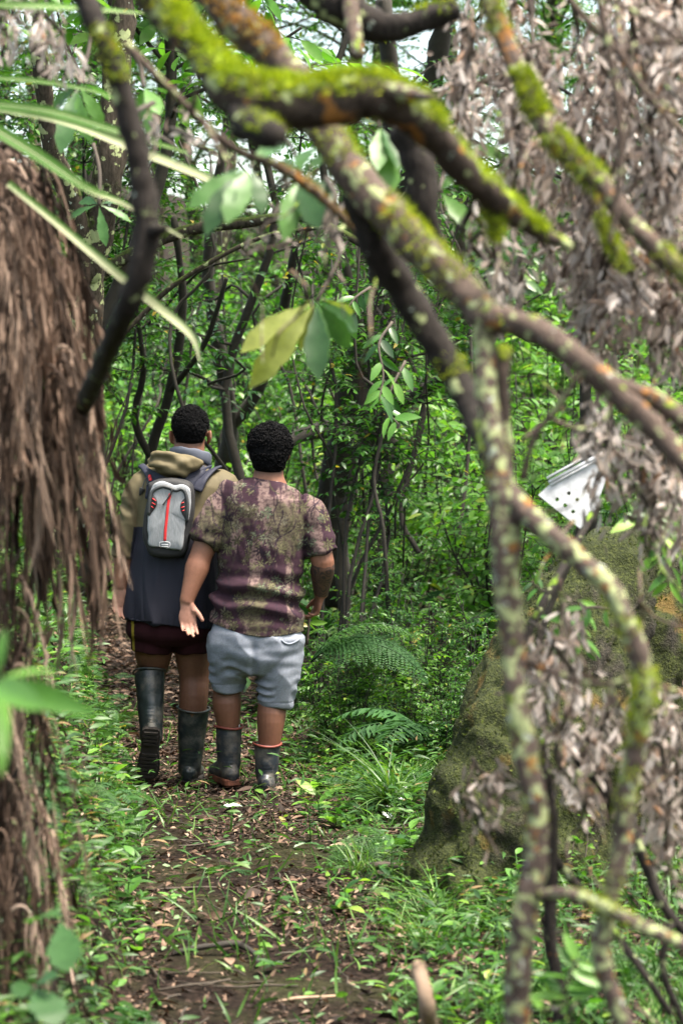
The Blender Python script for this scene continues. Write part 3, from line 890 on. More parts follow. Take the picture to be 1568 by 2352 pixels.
# A: the big mossy elbow across the top
A = Tree('mossy_limb', 'thick moss covered limb bending across the top with a dark underside', P(330, -60, 3.9))
A.limb([(300, -110, 3.95), (340, -20, 3.92), (400, 55, 3.9), (470, 130, 3.86), (540, 210, 3.82), (640, 240, 3.8), (760, 232, 3.8), (860, 222, 3.8), (945, 262, 3.82), (1010, 325, 3.85), (1085, 410, 3.9), (1150, 470, 3.95), (1200, 510, 4.0), (1250, 540, 4.0), (1305, 565, 4.0)],
       [96, 94, 90, 92, 128, 142, 136, 128, 108, 92, 86, 76, 50, 42, 28], M_MOSSY, n=18, bump=.12,
       moss=[(2600, .0, .22, .017, -.1, 9), (5200, .22, .62, .017, -.05, None), (1500, .62, .93, .014, .0, 14)])
A.limb([(560, 275, 3.80), (600, 300, 3.74), (628, 310, 3.70)], [110, 88, 74], M_BLACKB, 'broken_stub', moss=[(150, .3, 1, .012, 0, None)])  # stub end; its black colour carries the shade under the elbow
A.limb([(860, 200, 3.8), (930, 215, 3.75), (1000, 224, 3.7)], [60, 44, 10], M_MOSSY2, 'splintered_stub', n=8)
A.limb([(1125, 470, 3.95), (1138, 520, 3.95), (1135, 555, 3.95)], [52, 30, 6], M_MOSSY, 'moss_tail', moss=[(400, 0, 1, .014, 1, None)])
A.done()

# B: the forked leaning stem, right of the middle
B = Tree('leaning_tree', 'lichen spotted tree forking into a long upright stem right of the middle', P(1190, 2420, 3.95), 'tree')
B.limb([(455, -60, 4.35), (540, 50, 4.32), (640, 140, 4.3), (720, 255, 4.25), (800, 385, 4.2), (890, 490, 4.15), (985, 590, 4.1), (1085, 690, 4.05), (1125, 745, 4.0)], [92, 98, 98, 100, 102, 100, 96, 90, 84], M_MOSSY2, n=16,
       moss=[(350, .38, .5, .012, .2, 12), (650, .60, .84, .013, .6, 9)], orange=[(1500, .0, .25, .014, .2, 8)])
B.limb([(815, 440, 4.2), (870, 570, 4.22), (940, 690, 4.25), (1015, 815, 4.25), (1075, 920, 4.2), (1120, 1030, 4.1), (1145, 1120, 4.0)], [84, 92, 86, 82, 78, 70, 62], M_BLACKB, n=14, moss=[(160, .5, .6, .012, .2, None)])
B.limb([(1110, 700, 4.02), (1112, 800, 4.0), (1118, 920, 3.98), (1142, 1060, 3.96), (1158, 1180, 3.95), (1162, 1340, 3.95), (1178, 1480, 3.95), (1186, 1600, 3.93), (1205, 1720, 3.92), (1228, 1850, 3.92), (1228, 1980, 3.92), (1205, 2100, 3.92), (1190, 2230, 3.93), (1188, 2420, 3.95)],
       [72, 62, 60, 68, 88, 74, 68, 66, 70, 66, 68, 72, 72, 80], M_LICHEN, n=16, moss=[(260, .2, .4, .008, 1, 12), (300, .55, .85, .008, 1, 10)])
B.limb([(1155, 800, 4.05), (1150, 900, 4.02), (1155, 1000, 4.0), (1160, 1100, 3.97)], [46, 46, 48, 52], M_MOSSY, n=12)
B.limb([(1120, 735, 4.0), (1180, 740, 3.98), (1250, 770, 3.95), (1330, 830, 3.92), (1420, 905, 3.9), (1500, 985, 3.88), (1570, 1060, 3.86), (1680, 1190, 3.84)], [82, 72, 70, 70, 72, 68, 66, 64], M_MOSSY2, n=14, moss=[(200, .1, .3, .01, .2, 12)])
B.limb([(1420, 890, 3.9), (1500, 915, 3.9), (1570, 965, 3.88), (1660, 1030, 3.86)], [56, 52, 50, 48], M_MOSSY2, n=12)
B.limb([(1160, 1130, 3.96), (1215, 1185, 3.92), (1275, 1240, 3.9), (1345, 1300, 3.88), (1400, 1350, 3.86), (1435, 1425, 3.85), (1470, 1520, 3.85), (1478, 1600, 3.85), (1462, 1700, 3.86), (1435, 1830, 3.87), (1425, 1960, 3.88), (1395, 2080, 3.88), (1378, 2180, 3.88), (1400, 2270, 3.88), (1450, 2400, 3.88)],
       [72, 66, 62, 58, 56, 54, 58, 62, 58, 54, 56, 52, 52, 54, 58], M_LICHEN, n=14, moss=[(500, .25, .38, .010, .6, 10), (900, .44, .58, .011, 1, 8), (500, .6, .8, .009, 1, 12)])
B.limb([(1235, 2055, 3.9), (1300, 2052, 3.88), (1370, 2075, 3.86), (1450, 2118, 3.84), (1570, 2170, 3.82), (1650, 2200, 3.8)], [30, 34, 38, 40, 36, 34], M_LICHEN, 'side_branch', n=10, moss=[(350, .2, .6, .009, 1, 10)])
B.limb([(1210, 1520, 3.95), (1270, 1545, 3.9), (1330, 1565, 3.9), (1400, 1570, 3.9), (1480, 1545, 3.9)], [22, 20, 16, 14, 10], M_MOSSY2, 'side_branch', n=8)
B.limb([(1400, 1570, 3.9), (1420, 1640, 3.9), (1455, 1690, 3.9)], [14, 12, 9], M_MOSSY2, 'side_branch', n=7)
B.limb([(1200, 1100, 3.97), (1225, 1010, 3.95), (1280, 930, 3.93), (1330, 860, 3.9)], [22, 18, 16, 14], M_MOSSY2, 'side_branch', n=8)
B.limb([(1470, 1560, 3.9), (1530, 1580, 3.9), (1600, 1600, 3.9)], [14, 12, 10], M_MOSSY2, 'side_branch', n=7)
B.done()

# F: upper right limb
Fb = Tree('mossy_branch', 'mossy branch crossing the dead leaves at the upper right', P(1110, -60, 4.3))
Fb.limb([(1100, -80, 4.35), (1130, 20, 4.3), (1165, 110, 4.28), (1205, 200, 4.25), (1250, 290, 4.22), (1310, 360, 4.2), (1380, 425, 4.18), (1440, 500, 4.15), (1510, 575, 4.12), (1580, 640, 4.1), (1680, 730, 4.1)], [54, 52, 54, 58, 60, 60, 62, 54, 50, 50, 48], M_MOSSY2, n=14,
        moss=[(400, .05, .16, .012, .5, None), (900, .26, .38, .014, .8, 8), (1100, .42, .66, .013, .9, 9), (350, .8, .9, .011, .5, None)])
Fb.limb([(1378, 430, 4.18), (1382, 500, 4.16), (1405, 560, 4.14), (1440, 625, 4.12)], [40, 34, 30, 22], M_MOSSY, n=10, moss=[(500, .3, 1, .012, 1, None)])
Fb.done()
# grey upright twig and finer twigs at the upper right
tw = Tree('bare_twig', 'thin grey upright twig hanging down the upper right', P(1370, -60, 4.0))
tw.limb([(1365, -60, 4.0), (1390, 80, 4.0), (1412, 200, 4.0), (1425, 330, 4.0), (1415, 470, 4.0), (1400, 560, 4.0)], [26, 24, 22, 22, 18, 12], M_MOSSY2, n=8)
tw.limb([(1412, 200, 4.0), (1470, 280, 4.0), (1540, 350, 4.0), (1600, 400, 4.0)], [14, 12, 11, 9], M_MOSSY2, n=7)
tw.done()
tw = Tree('bare_twig', 'greenish twig crossing the top right corner', P(1280, -40, 4.2))
tw.limb([(1270, -50, 4.2), (1340, 40, 4.2), (1420, 120, 4.2), (1480, 210, 4.2), (1560, 300, 4.2), (1640, 360, 4.2)], [20, 20, 20, 18, 16, 14], M_MOSSY2, n=8)
tw.limb([(1420, 120, 4.2), (1500, 90, 4.25), (1600, 110, 4.3)], [12, 11, 9], M_MOSSY2, n=7)
tw.limb([(1300, -30, 4.2), (1420, 10, 4.2), (1530, 70, 4.2), (1620, 130, 4.2)], [14, 14, 14, 12], M_MOSSY2, n=7)
tw.done()
# G: black curved limb, left
Gb = Tree('black_limb', 'smooth dark curved limb hanging at the upper left with one knob', P(170, -60, 4.1))
Gb.limb([(165, -70, 4.15), (205, 20, 4.12), (248, 120, 4.1), (285, 230, 4.1), (315, 350, 4.1), (332, 460, 4.1), (338, 540, 4.1), (318, 640, 4.1), (285, 720, 4.15), (250, 800, 4.4), (215, 880, 5.0), (180, 960, 5.9)], [66, 64, 58, 62, 66, 70, 76, 66, 62, 58, 52, 44], M_BLACKB, n=14, bump=.08,
        moss=[(420, .13, .24, .012, .2, None)])
Gb.limb([(340, 528, 4.1), (362, 530, 4.07), (380, 522, 4.06)], [50, 38, 22], M_BLACKB, 'knob', n=8)
Gb.done()
Gt = Tree('bare_twig', 'thin dark twig running from the black limb to the broad green leaves', P(290, 100, 4.2))
Gt.limb([(290, 100, 4.2), (345, 160, 4.2), (400, 215, 4.22), (470, 285, 4.25), (545, 345, 4.3), (640, 385, 4.35), (720, 440, 4.4), (790, 505, 4.45), (840, 570, 4.5)], [22, 22, 22, 20, 22, 26, 24, 20, 14], M_MOSSY2, n=8, orange=[(350, .6, .9, .01, .5, None)])
Gt.limb([(440, 255, 4.22), (448, 220, 4.2), (450, 190, 4.18)], [16, 14, 8], M_MOSSY2, n=7)
Gt.limb([(470, 285, 4.25), (500, 335, 4.2), (530, 385, 4.18)], [16, 14, 10], M_MOSSY2, n=7)
Gt.done()
# dark logs behind the elbow
Hb = Tree('dark_log', 'dark broken log lying across the top behind the mossy limb', P(760, -60, 4.9))
Hb.limb([(690, -50, 4.9), (790, 20, 4.9), (870, 60, 4.9), (960, 50, 4.9), (1050, 20, 4.9)], [110, 110, 90, 70, 60], M_BLACKB, n=12, moss=[(300, .6, 1, .014, .2, 10)])
Hb.limb([(800, -20, 4.85), (812, 60, 4.8), (822, 130, 4.75)], [50, 44, 34], M_MOSSY2, n=8)
Hb.limb([(930, 290, 5.0), (965, 400, 5.0), (975, 500, 5.0), (1010, 590, 5.05)], [95, 90, 70, 50], M_BLACKB, n=12)
Hb.done()
# twigs over the boulder
for lab, segs in (('dark thin stem standing behind the upright lichen stem', [([(1240, 1700, 5.2), (1262, 1850, 5.2), (1265, 2000, 5.2), (1262, 2150, 5.2), (1280, 2260, 5.2), (1282, 2400, 5.2)], [30, 36, 38, 36, 34, 34]), ([(1262, 1960, 5.2), (1330, 2040, 5.2), (1390, 2110, 5.1), (1460, 2210, 5.0), (1540, 2330, 5.0)], [26, 26, 24, 22, 20])]),
                  ('dark tangled stems at the lower right edge', [([(1420, 1840, 5.0), (1480, 1980, 5.0), (1520, 2080, 5.0), (1590, 2160, 5.0)], [34, 32, 28, 26]), ([(1540, 2120, 4.8), (1520, 2220, 4.8), (1560, 2330, 4.8), (1600, 2400, 4.8)], [24, 22, 22, 20]), ([(1330, 1720, 5.3), (1390, 1830, 5.3), (1440, 1900, 5.3)], [60, 64, 50])]),
                  ('slim dark stem leaning under the white plate', [([(1360, 1180, 6.5), (1300, 1290, 6.3), (1250, 1380, 6.1), (1200, 1480, 6.0), (1185, 1560, 6.0)], [20, 24, 24, 22, 20])]),
                  ('crooked bare twig right of the leaning tree', [([(1200, 1010, 4.6), (1260, 960, 4.6), (1310, 890, 4.6), (1350, 800, 4.6), (1400, 740, 4.6)], [14, 16, 16, 14, 10]), ([(1260, 960, 4.6), (1330, 985, 4.6), (1390, 960, 4.6), (1400, 900, 4.6)], [12, 12, 10, 8])])):
    s0 = segs[0][0][0]
    q = Tree('dead_branch', lab, P(*s0))
    for pp, wv in segs: q.limb(pp, wv, M_BLACKB if 'dark' in lab else M_MOSSY2, 'stem', n=8)
    q.done()

for lab, (x0, y0, x1, y1), D, n_ in (('fine tangle of bare twigs before the dead leaves at the upper right', (1080, 0, 1600, 620), 4.7, 16), ('fine tangle of bare twigs around the lower right stems', (1200, 1350, 1600, 2350), 4.6, 20), ('thin bare twigs crossing behind the right hand limb', (1190, 800, 1600, 1350), 4.8, 14), ('thin bare twigs dangling left of the leaning limb', (600, 380, 900, 820), 4.7, 6)):
    r = np.random.default_rng(int(x0 + y0)); q = Tree('twig_tangle', lab, P((x0 + x1) / 2, y0, D))
    for k in range(n_):
        a = np.array([r.uniform(x0, x1), r.uniform(y0, y1)]); an = r.normal(1.2, .8); L = r.uniform(120, 340); pp = []
        for u in range(5):
            pp.append((a[0], a[1], D + r.normal(0, .12))); a = a + L / 4 * np.array([math.cos(an), math.sin(an)]); an += r.normal(0, .45)
        q.limb(pp, np.linspace(r.uniform(8, 15), 4, 5), M_MOSSY2 if k % 3 else M_BLACKB, 'twig', n=6, res=3)
    q.done()

# ================================================================== HANGING DEAD LEAVES (right)
g = G('hanging_dead_leaf')
f = g.n('ObjectInfo').outputs['Random']
c = g.ramp(f, [(0, (.10, .07, .055)), (.25, (.25, .20, .175)), (.6, (.44, .375, .34)), (.93, (.62, .56, .53)), (1, (.30, .15, .07))])
c = g.mix(.6, c, g.ramp(g.noise(40, 3, g.co()), [(.3, .6), (.7, 1.0)]), 'MULTIPLY')
M_DEAD_O = g.done(g.n('MixShader', {0: .36, 1: g.bsdf(c, .6, Specular_IOR_Level=.4), 2: g.n('BsdfTranslucent', {'Color': c}).outputs[0]}).outputs[0])
M_DEAD = leaf_mat('hanging_dead_leaves', [(0, (.10, .07, .055)), (.25, (.25, .20, .175)), (.6, (.44, .375, .34)), (.95, (.62, .56, .53)), (1, (.30, .15, .07))], .6, .36, spec=.4, tint=(1, .92, .85), vary=.0)
DEADT = [leaf_t(w_, 4, f_, d_, .5, tw) for w_, f_, d_, tw in ((.24, .9, .10, .7), (.30, .7, -.12, -.5), (.20, -1.0, .2, 1.1), (.34, .5, .15, .2), (.26, 1.2, -.2, -.9))]
DEADM = [MB().raw(tv, tf).mesh('dead_leaf', M_DEAD_O) for tv, tf in DEADT]
def dead_spray(label, region, depth, n, nstem, seed, nobj=260, group='sprays of dead leaves hanging at the right', size=(22, 55), maskf=None):
    r = np.random.default_rng(seed)
    depth = depth + .55
    x0, y0, x1, y1 = region
    org = P((x0 + x1) / 2, y0 - 30, depth)
    t = thing('dead_leaf_spray', label, 'dead branch', tuple(org), group=None)
    st = MB(); anchors = []
    for i in range(nstem):
        a = np.array([r.uniform(x0, x1), y0 + r.uniform(-40, .35 * (y1 - y0)), depth + r.normal(0, .22)])
        e = np.array([a[0] + r.normal(25, 50), min(y1 - 20, a[1] + r.uniform(.35, .75) * (y1 - y0)), depth + r.normal(0, .22)])
        q = catmull(np.array([P(*(a * (1 - f_) + e * f_ + np.array([r.normal(0, 12), 0, r.normal(0, .03)]))) for f_ in (0, .33, .66, 1)]), 4)
        st.raw(*tube(q - org, np.linspace(px(7, depth), px(2.5, depth), len(q)) * r.uniform(.5, 1.1), n=5))
        anchors.append(q)
    st.build('stem', M_TWIG, t)
    pos, dirs, szs = [], [], []
    while len(pos) < n:
        q = anchors[r.integers(nstem)]; k = r.integers(len(q))
        p = q[k] + r.normal(0, 1, 3) * np.array([px(16, depth), .06, px(20, depth)])
        pos.append(p)
        dirs.append(np.array([r.normal(0, .4), r.normal(0, .4), -1 + .5 * abs(r.normal())])); szs.append(px(r.uniform(*size), depth))
    pos, dirs, szs = np.array(pos), np.array(dirs), np.array(szs)
    R = frames(dirs, norm(r.normal(0, 1, (n, 3))), r.random(n) * 6.28, szs)
    for i in range(min(n, nobj)):
        o = bpy.data.objects.new('dead_leaf', DEADM[i % 5]); COL.objects.link(o); o.parent = t
        M = np.eye(4); M[:3, :3] = R[i]; M[:3, 3] = pos[i] - org
        o.matrix_local = Matrix(M.tolist())
    if n > nobj:
        b = MB()
        for k in range(5):
            s_ = np.arange(nobj + k, n, 5)
            b.inst(*DEADT[k], R[s_], pos[s_] - org, r.random(len(s_)))
        tag(b.build('dead_leaves', M_DEAD, t), kind='stuff')
    return t
DS = [('dense dead leaf spray in the top right corner', (1330, -40, 1600, 330), 4.9, 620, 16, 290),
      ('dead leaf spray hanging left of the upper mossy branch', (985, 20, 1230, 420), 5.1, 430, 13, 280),
      ('dead leaf spray behind the crossing of the upper branches', (1180, 150, 1420, 560), 5.2, 640, 16, 290),
      ('pinkish grey dead leaf spray at the right edge above the fork', (1380, 250, 1620, 640), 5.0, 640, 16, 290),
      ('long dead leaf curtain below the upper mossy branch', (1190, 480, 1440, 860), 5.3, 560, 16, 280),
      ('dead leaf curtain at the right edge above the right hand limb', (1380, 560, 1620, 900), 5.1, 620, 15, 290),
      ('dead leaves at the right edge under the right hand limb', (1430, 930, 1620, 1300), 5.0, 380, 12, 260),
      ('dead leaves hanging over the white plate', (1330, 960, 1440, 1240), 4.9, 130, 6, 130),
      ('dead leaf bunch right of the upright stem beside the boulder', (1205, 1420, 1330, 1760), 4.8, 170, 7, 170),
      ('dead leaf spray hanging at the right edge by the lower limb', (1450, 1600, 1610, 2060), 4.8, 330, 11, 240),
      ('small dead leaf bunch hanging before the mossy boulder', (1050, 1780, 1170, 1960), 4.6, 42, 4, 42),
      ('dead leaf bunch between the two lower stems', (1270, 1640, 1420, 1860), 4.7, 150, 7, 150),
      ('few dead leaves under the middle of the leaning limb', (1050, 480, 1180, 720), 4.8, 40, 5, 40),
      ('dead leaves hanging at the top left corner', (-20, -30, 150, 200), 4.8, 90, 6, 90),
      ('few dead leaves dangling beside the black limb', (340, 270, 440, 390), 4.6, 14, 3, 14),
      ('few dead leaves dangling under the broad green leaves', (620, 440, 860, 640), 4.5, 22, 5, 22)]
for i, (lab, reg_, dep, n, ns, no_) in enumerate(DS):
    dead_spray(lab, reg_, dep, int(n * 1.8), ns + 5, 500 + i, no_)

# ================================================================== TREE FERN SKIRT (left)
M_FIBRE = bark_mat('fern_trunk', (.035, .022, .016), .0, .0, .0, scale=2)
g = G('dead_frond')
f = g.n('ObjectInfo').outputs['Random']
c = g.ramp(f, [(0, (.016, .009, .006)), (.35, (.055, .033, .023)), (.7, (.17, .11, .08)), (1, (.44, .32, .25))])
c = g.mix(.6, c, g.ramp(g.noise(50, 3, g.co((1, 1, .2))), [(.3, .5), (.7, 1.0)]), 'MULTIPLY')
M_FROND = g.done(g.bsdf(c, .8, Specular_IOR_Level=.25))
tf_o = P(-40, 2500, 5.8)
tfern = thing('tree_fern', 'tree fern at the left edge with a skirt of brown dead fronds', 'tree fern', tuple(tf_o))
tp = [P(-60, 2500, 5.8), P(-50, 2100, 5.8), P(-40, 1700, 5.8), P(-70, 1300, 5.8), P(-110, 900, 5.85), P(-130, 450, 5.9)]
V, F = tube(np.array(tp) - tf_o, [.15, .12, .085, .055, .05, .06], n=18, res=8)
V = V + np.stack([n1(V, (18, 18, 5), 1.), n1(V, (18, 18, 5), 4.), 0 * V[:, 0]], 1) * .03
MB().raw(V, F).build('trunk', M_FIBRE, tfern)
# shrivelled fronds: a stalk with crumpled leaflets, ten kinds shared by all copies
FR = []
for k in range(10):
    r = np.random.default_rng(900 + k)
    n = 16
    t = np.linspace(0, 1, n)
    reach = np.sin(np.minimum(t * r.uniform(1.6, 2.4), math.pi / 2)) - .25 * np.clip(t - .6, 0, 1) * r.uniform(-.5, 1)
    q = np.stack([reach + .03 * np.sin(t * 9 + k), .03 * np.cos(t * 7 + k), .14 * np.sin(np.minimum(t * 4.2, math.pi)) - t ** 1.45], 1)
    b = MB(); b.raw(*etube(q, [(.020 - .012 * a + .006 * math.sin(17 * a + k), .010 - .006 * a) for a in t], side=(0, 1, 0), n=6))
    m = 30
    i = r.integers(4, n, m)
    d = np.stack([r.normal(0, .35, m), r.normal(0, .35, m), -np.ones(m)], 1)
    b.inst(*leaf_t(.16, 3, 1.0, .2, .4, 1.2), frames(d, norm(r.normal(0, 1, (m, 3))), r.random(m) * 6.28, np.stack([r.uniform(.12, .42, m), r.uniform(.07, .26, m), r.uniform(.2, .5, m)], 1)), q[i] + r.normal(0, .05, (m, 3)) * [1, .6, .2])
    FR.append(b.mesh('dead_frond', M_FROND))
r = np.random.default_rng(8)
for i in range(185):
    dx = r.uniform(-150, 0); lay = r.random()
    dy = 330 + 330 * lay + r.normal(0, 40) if i < 165 else r.uniform(760, 900)
    D = 5.8 + r.normal(0, .16)
    rch = r.uniform(20, 130) + 60 * lay * r.random()
    if i % 5 < 2: dx, dy, rch = r.uniform(-70, 0), r.uniform(340, 540), r.uniform(90, 215)
    if i >= 165: dx, dy, rch = r.uniform(50, 160), r.uniform(760, 900), r.uniform(20, 75)
    end = r.uniform(850, 1400) - max(0, dx + rch - 150) * .9 if i < 165 else r.uniform(980, 1330)
    L = px(end - dy, D)
    o = bpy.data.objects.new('dead_frond', FR[i % 10]); COL.objects.link(o); o.parent = tfern
    o.location = Vector((P(dx, dy, D) - tf_o).tolist())
    o.rotation_euler = (r.normal(0, .10), r.normal(0, .12), r.normal(0, .6))
    o.scale = (px(rch, D), px(r.uniform(120, 260), D), L)
for i in range(90):                                             # older fronds slumped round the foot
    dx, dy, D = r.uniform(-90, 60), r.uniform(1300, 2150), 5.6 + r.normal(0, .1)
    o = bpy.data.objects.new('dead_frond', FR[i % 10]); COL.objects.link(o); o.parent = tfern
    o.location = Vector((P(dx, dy, D) - tf_o).tolist())
    o.rotation_euler = (r.normal(0, .15), r.normal(0, .15), r.normal(0, .8))
    L = px(r.uniform(220, 460), D); o.scale = (px(r.uniform(20, 90), D), px(150, D), L)
b = MB()                                                        # crumbled leaf scraps among them
n = 420
q = np.array([P(r.uniform(-80, 130) * (1 if r.random() < .8 else 2), r.uniform(480, 2300), 5.7 + r.normal(0, .12)) for _ in range(n)]) - tf_o
keep = np.array([True] * n)
b.inst(*leaf_t(.2, 3, .9, .2, .4, 1.0), frames(np.stack([r.normal(0, .4, n), r.normal(0, .4, n), -np.ones(n)], 1), norm(r.normal(0, 1, (n, 3))), None, r.uniform(.02, .075, n)), q, r.random(n) ** 1.2)
tag(b.build('leaf_scraps', M_LITTER, tfern), kind='stuff')

# long strap leaves arching from the left (green with pale folded edges)
g = G('strap_leaf')
nx_ = g.n('SeparateXYZ', {0: g.co()}).outputs['X']
c = g.mix(g.ramp(g.attr('rnd'), [(.30, 0), (.55, 1)]), (.07, .17, .025), (.48, .50, .31))
M_STRAP = g.done(g.n('MixShader', {0: .25, 1: g.bsdf(c, .6, Specular_IOR_Level=.3), 2: g.n('BsdfTranslucent', {'Color': c}).outputs[0]}).outputs[0])
for lab, pts, wv in (('long green strap leaf crossing behind the black limb near the top left', [(-60, 232, 5.2), (120, 255, 5.2), (300, 310, 5.2), (430, 350, 5.3)], [(26, .1), (28, .2), (22, .3), (8, .4)]),
                     ('pale strap leaf running from behind the black limb to the broad leaves', [(-40, 245, 5.4), (150, 280, 5.4), (320, 345, 5.4), (470, 405, 5.5), (560, 450, 5.5)], [(14, .4), (20, .6), (30, 1), (26, 1), (8, 1)]),
                     ('green strap leaf slanting down from the left edge', [(-60, 265, 5.0), (80, 350, 5.0), (200, 430, 5.0), (290, 470, 5.1), (420, 545, 5.2)], [(44, .0), (40, .1), (28, .4), (16, .9), (8, 1)]),
                     ('lowest pale strap leaf slanting under the black limb', [(20, 420, 5.2), (130, 510, 5.2), (260, 620, 5.2), (360, 700, 5.3), (440, 770, 5.3), (460, 830, 5.3)], [(22, .5), (24, .7), (28, .9), (30, 1), (22, 1), (6, 1)]),
                     ('topmost green strap leaf in the left corner', [(-60, 8, 5.0), (80, 12, 5.0), (220, 20, 5.1), (330, 30, 5.2)], [(26, .2), (24, .3), (18, .4), (6, .5)]),
                     ('narrow green strap leaf above the pale one at the left edge', [(-60, 175, 5.6), (80, 185, 5.6), (200, 205, 5.6), (300, 240, 5.7)], [(16, .1), (16, .2), (12, .3), (5, .4)])):
    q = np.array([P(*a) for a in pts]); q0 = q[0]
    c = catmull(np.hstack([q - q0, np.array([[px(a, D[2]) / 2 * .72, f_] for (a, f_), D in zip(wv, pts)])]), 6)
    th = thing('strap_leaf', lab, 'leaf', tuple(q0))
    sd = norm(np.cross(norm(np.gradient(c[:, :3], axis=0)), [0, -1, .25]))
    up_ = np.array([0, -.6, .35])
    m = len(c)
    V = np.concatenate([c[:, :3] + sd * c[:, 3:4], c[:, :3] - up_ * c[:, 3:4] * .5, c[:, :3] - sd * c[:, 3:4]])
    F = [(i, i + 1, m + i + 1, m + i) for i in range(m - 1)] + [(m + i, m + i + 1, 2 * m + i + 1, 2 * m + i) for i in range(m - 1)]
    MB().raw(V, F, np.concatenate([c[:, 4], c[:, 4] * .6, c[:, 4] * .3])).build('blade', M_STRAP, th)
    MB().raw(*tube(c[:, :3] - up_ * c[:, 3:4] * .55, c[:, 3] * .14, n=5), rnd=.5).build('midrib', M_STRAP, th)

# ================================================================== BROAD LEAF SPRAYS (near, single leaves are parts)
BL = [leaf_t(.29, 9, .22, .15, .62, .0, .12), leaf_t(.26, 9, .35, .3, .64, .2, .16), leaf_t(.32, 9, .15, .22, .6, -.2, .14)]
_g = leaf_mat('broad_leaf', [(0, (.035, .10, .03)), (.5, (.06, .155, .045)), (1, (.11, .24, .05))], .42, .42, spec=.4, src='obj')
M_BROAD = _g
M_BROADY = leaf_mat('yellowing_broad_leaf', [(0, (.14, .19, .04)), (1, (.24, .27, .06))], .36, .4, spec=.5, src='obj')
BLM = [MB().raw(tv, tf).mesh('leaf', M_BROAD) for tv, tf in BL]
BLY = [MB().raw(tv, tf).mesh('leaf', M_BROADY) for tv, tf in BL]
def rosette(label, c, D, leaves, stem_to, name='broad_leaf_spray', wid=1.0, cat='leaf spray', meshes=None):
    """leaves: list of (tip dx, tip dy, yellow, depth offset) round the centre c"""
    o = P(*c, D); t = thing(name, label, cat, tuple(o))
    rr_ = np.random.default_rng(int(c[0] + c[1]))
    MB().raw(*tube(catmull(np.array([P(*c, D), P((c[0] + stem_to[0]) / 2 + 8, (c[1] + stem_to[1]) / 2 - 6, D + stem_to[2] / 2), P(*stem_to[:2], D + stem_to[2])]) - o, 4), px(5, D), n=6)).build('stem', M_TWIG, t)
    for i, (tx, ty, yl, dz) in enumerate(leaves):
        tip = P(tx, ty, D + dz) - o
        L = np.linalg.norm(tip)
        ob = bpy.data.objects.new('leaf', (BLY if yl else BLM)[i % 3]); COL.objects.link(ob); ob.parent = t
        up_ = norm(np.array([rr_.normal(0, .2), -.75, .6]))
        R = frames(tip[None], up_[None], np.array([rr_.normal(0, .35)]), np.array([[L * wid, L, L]]))[0]
        M = np.eye(4); M[:3, :3] = R; M[:3, 3] = norm(tip) * L * .06
        ob.matrix_local = Matrix(M.tolist())
    return t
rosette('broad leaf rosette with two yellowing leaves hanging in the middle', (728, 690), 5.6, [(560, 788, 1, -.05), (598, 858, 1, -.1), (672, 800, 1, .05), (725, 845, 0, -.12), (760, 830, 0, -.05), (808, 800, 0, .05), (830, 752, 0, .1), (640, 706, 1, .2), (800, 682, 1, .2)], (790, 560, .1), wid=1.0)
rosette('pale green broad leaf cluster under the thick mossy limb', (575, 385), 4.7, [(440, 458, 0, -.05), (470, 490, 0, -.1), (530, 480, 0, -.1), (500, 400, 0, 0), (650, 300, 0, .1), (610, 470, 0, -.05)], (640, 300, .3), wid=1.15)
rosette('green broad leaf cluster left of the leaning limb', (690, 400), 4.8, [(745, 355, 0, 0), (660, 510, 0, -.1), (720, 490, 0, -.12), (770, 450, 0, -.05), (620, 345, 0, .1), (700, 320, 0, .1)], (640, 300, .3), wid=1.15)
rosette('drooping broad leaves left of the black limb near the top', (180, 195), 6.5, [(140, 330, 0, -.1), (180, 300, 0, -.1), (240, 280, 0, 0), (110, 250, 0, .1), (250, 200, 0, .1)], (210, 60, .1), wid=.95)
rosette('five fingered dark green leaf left of the black limb', (228, 470), 8.0, [(240, 555, 0, -.05), (155, 490, 0, 0), (175, 450, 0, .1), (300, 500, 0, 0), (285, 455, 0, .1)], (215, 330, .1), wid=.9)
rosette('broad green leaves right of the black limb near the top', (330, 200), 6.0, [(365, 245, 0, -.1), (350, 290, 0, -.05), (310, 260, 0, .1), (380, 200, 0, .1)], (300, 120, .1), wid=1.1)
rosette('bright broad leaves showing behind the thick limb', (870, 290), 5.6, [(870, 370, 0, -.1), (920, 350, 0, -.1), (900, 420, 0, -.1), (830, 270, 0, 0)], (850, 180, .3), wid=1.1)
rosette('bright leaf bunch between the mossy limb and the dead leaves', (1180, 380), 5.8, [(1130, 440, 0, -.1), (1230, 440, 0, -.1), (1190, 470, 0, -.1), (1100, 330, 0, 0), (1220, 350, 0, 0)], (1150, 280, .3), wid=1.1)
rosette('green leaf pair behind the dead leaves in the centre right', (1010, 440), 6.0, [(960, 500, 0, -.1), (1070, 500, 0, -.1), (1040, 400, 0, 0)], (1010, 350, .3), wid=1.2)
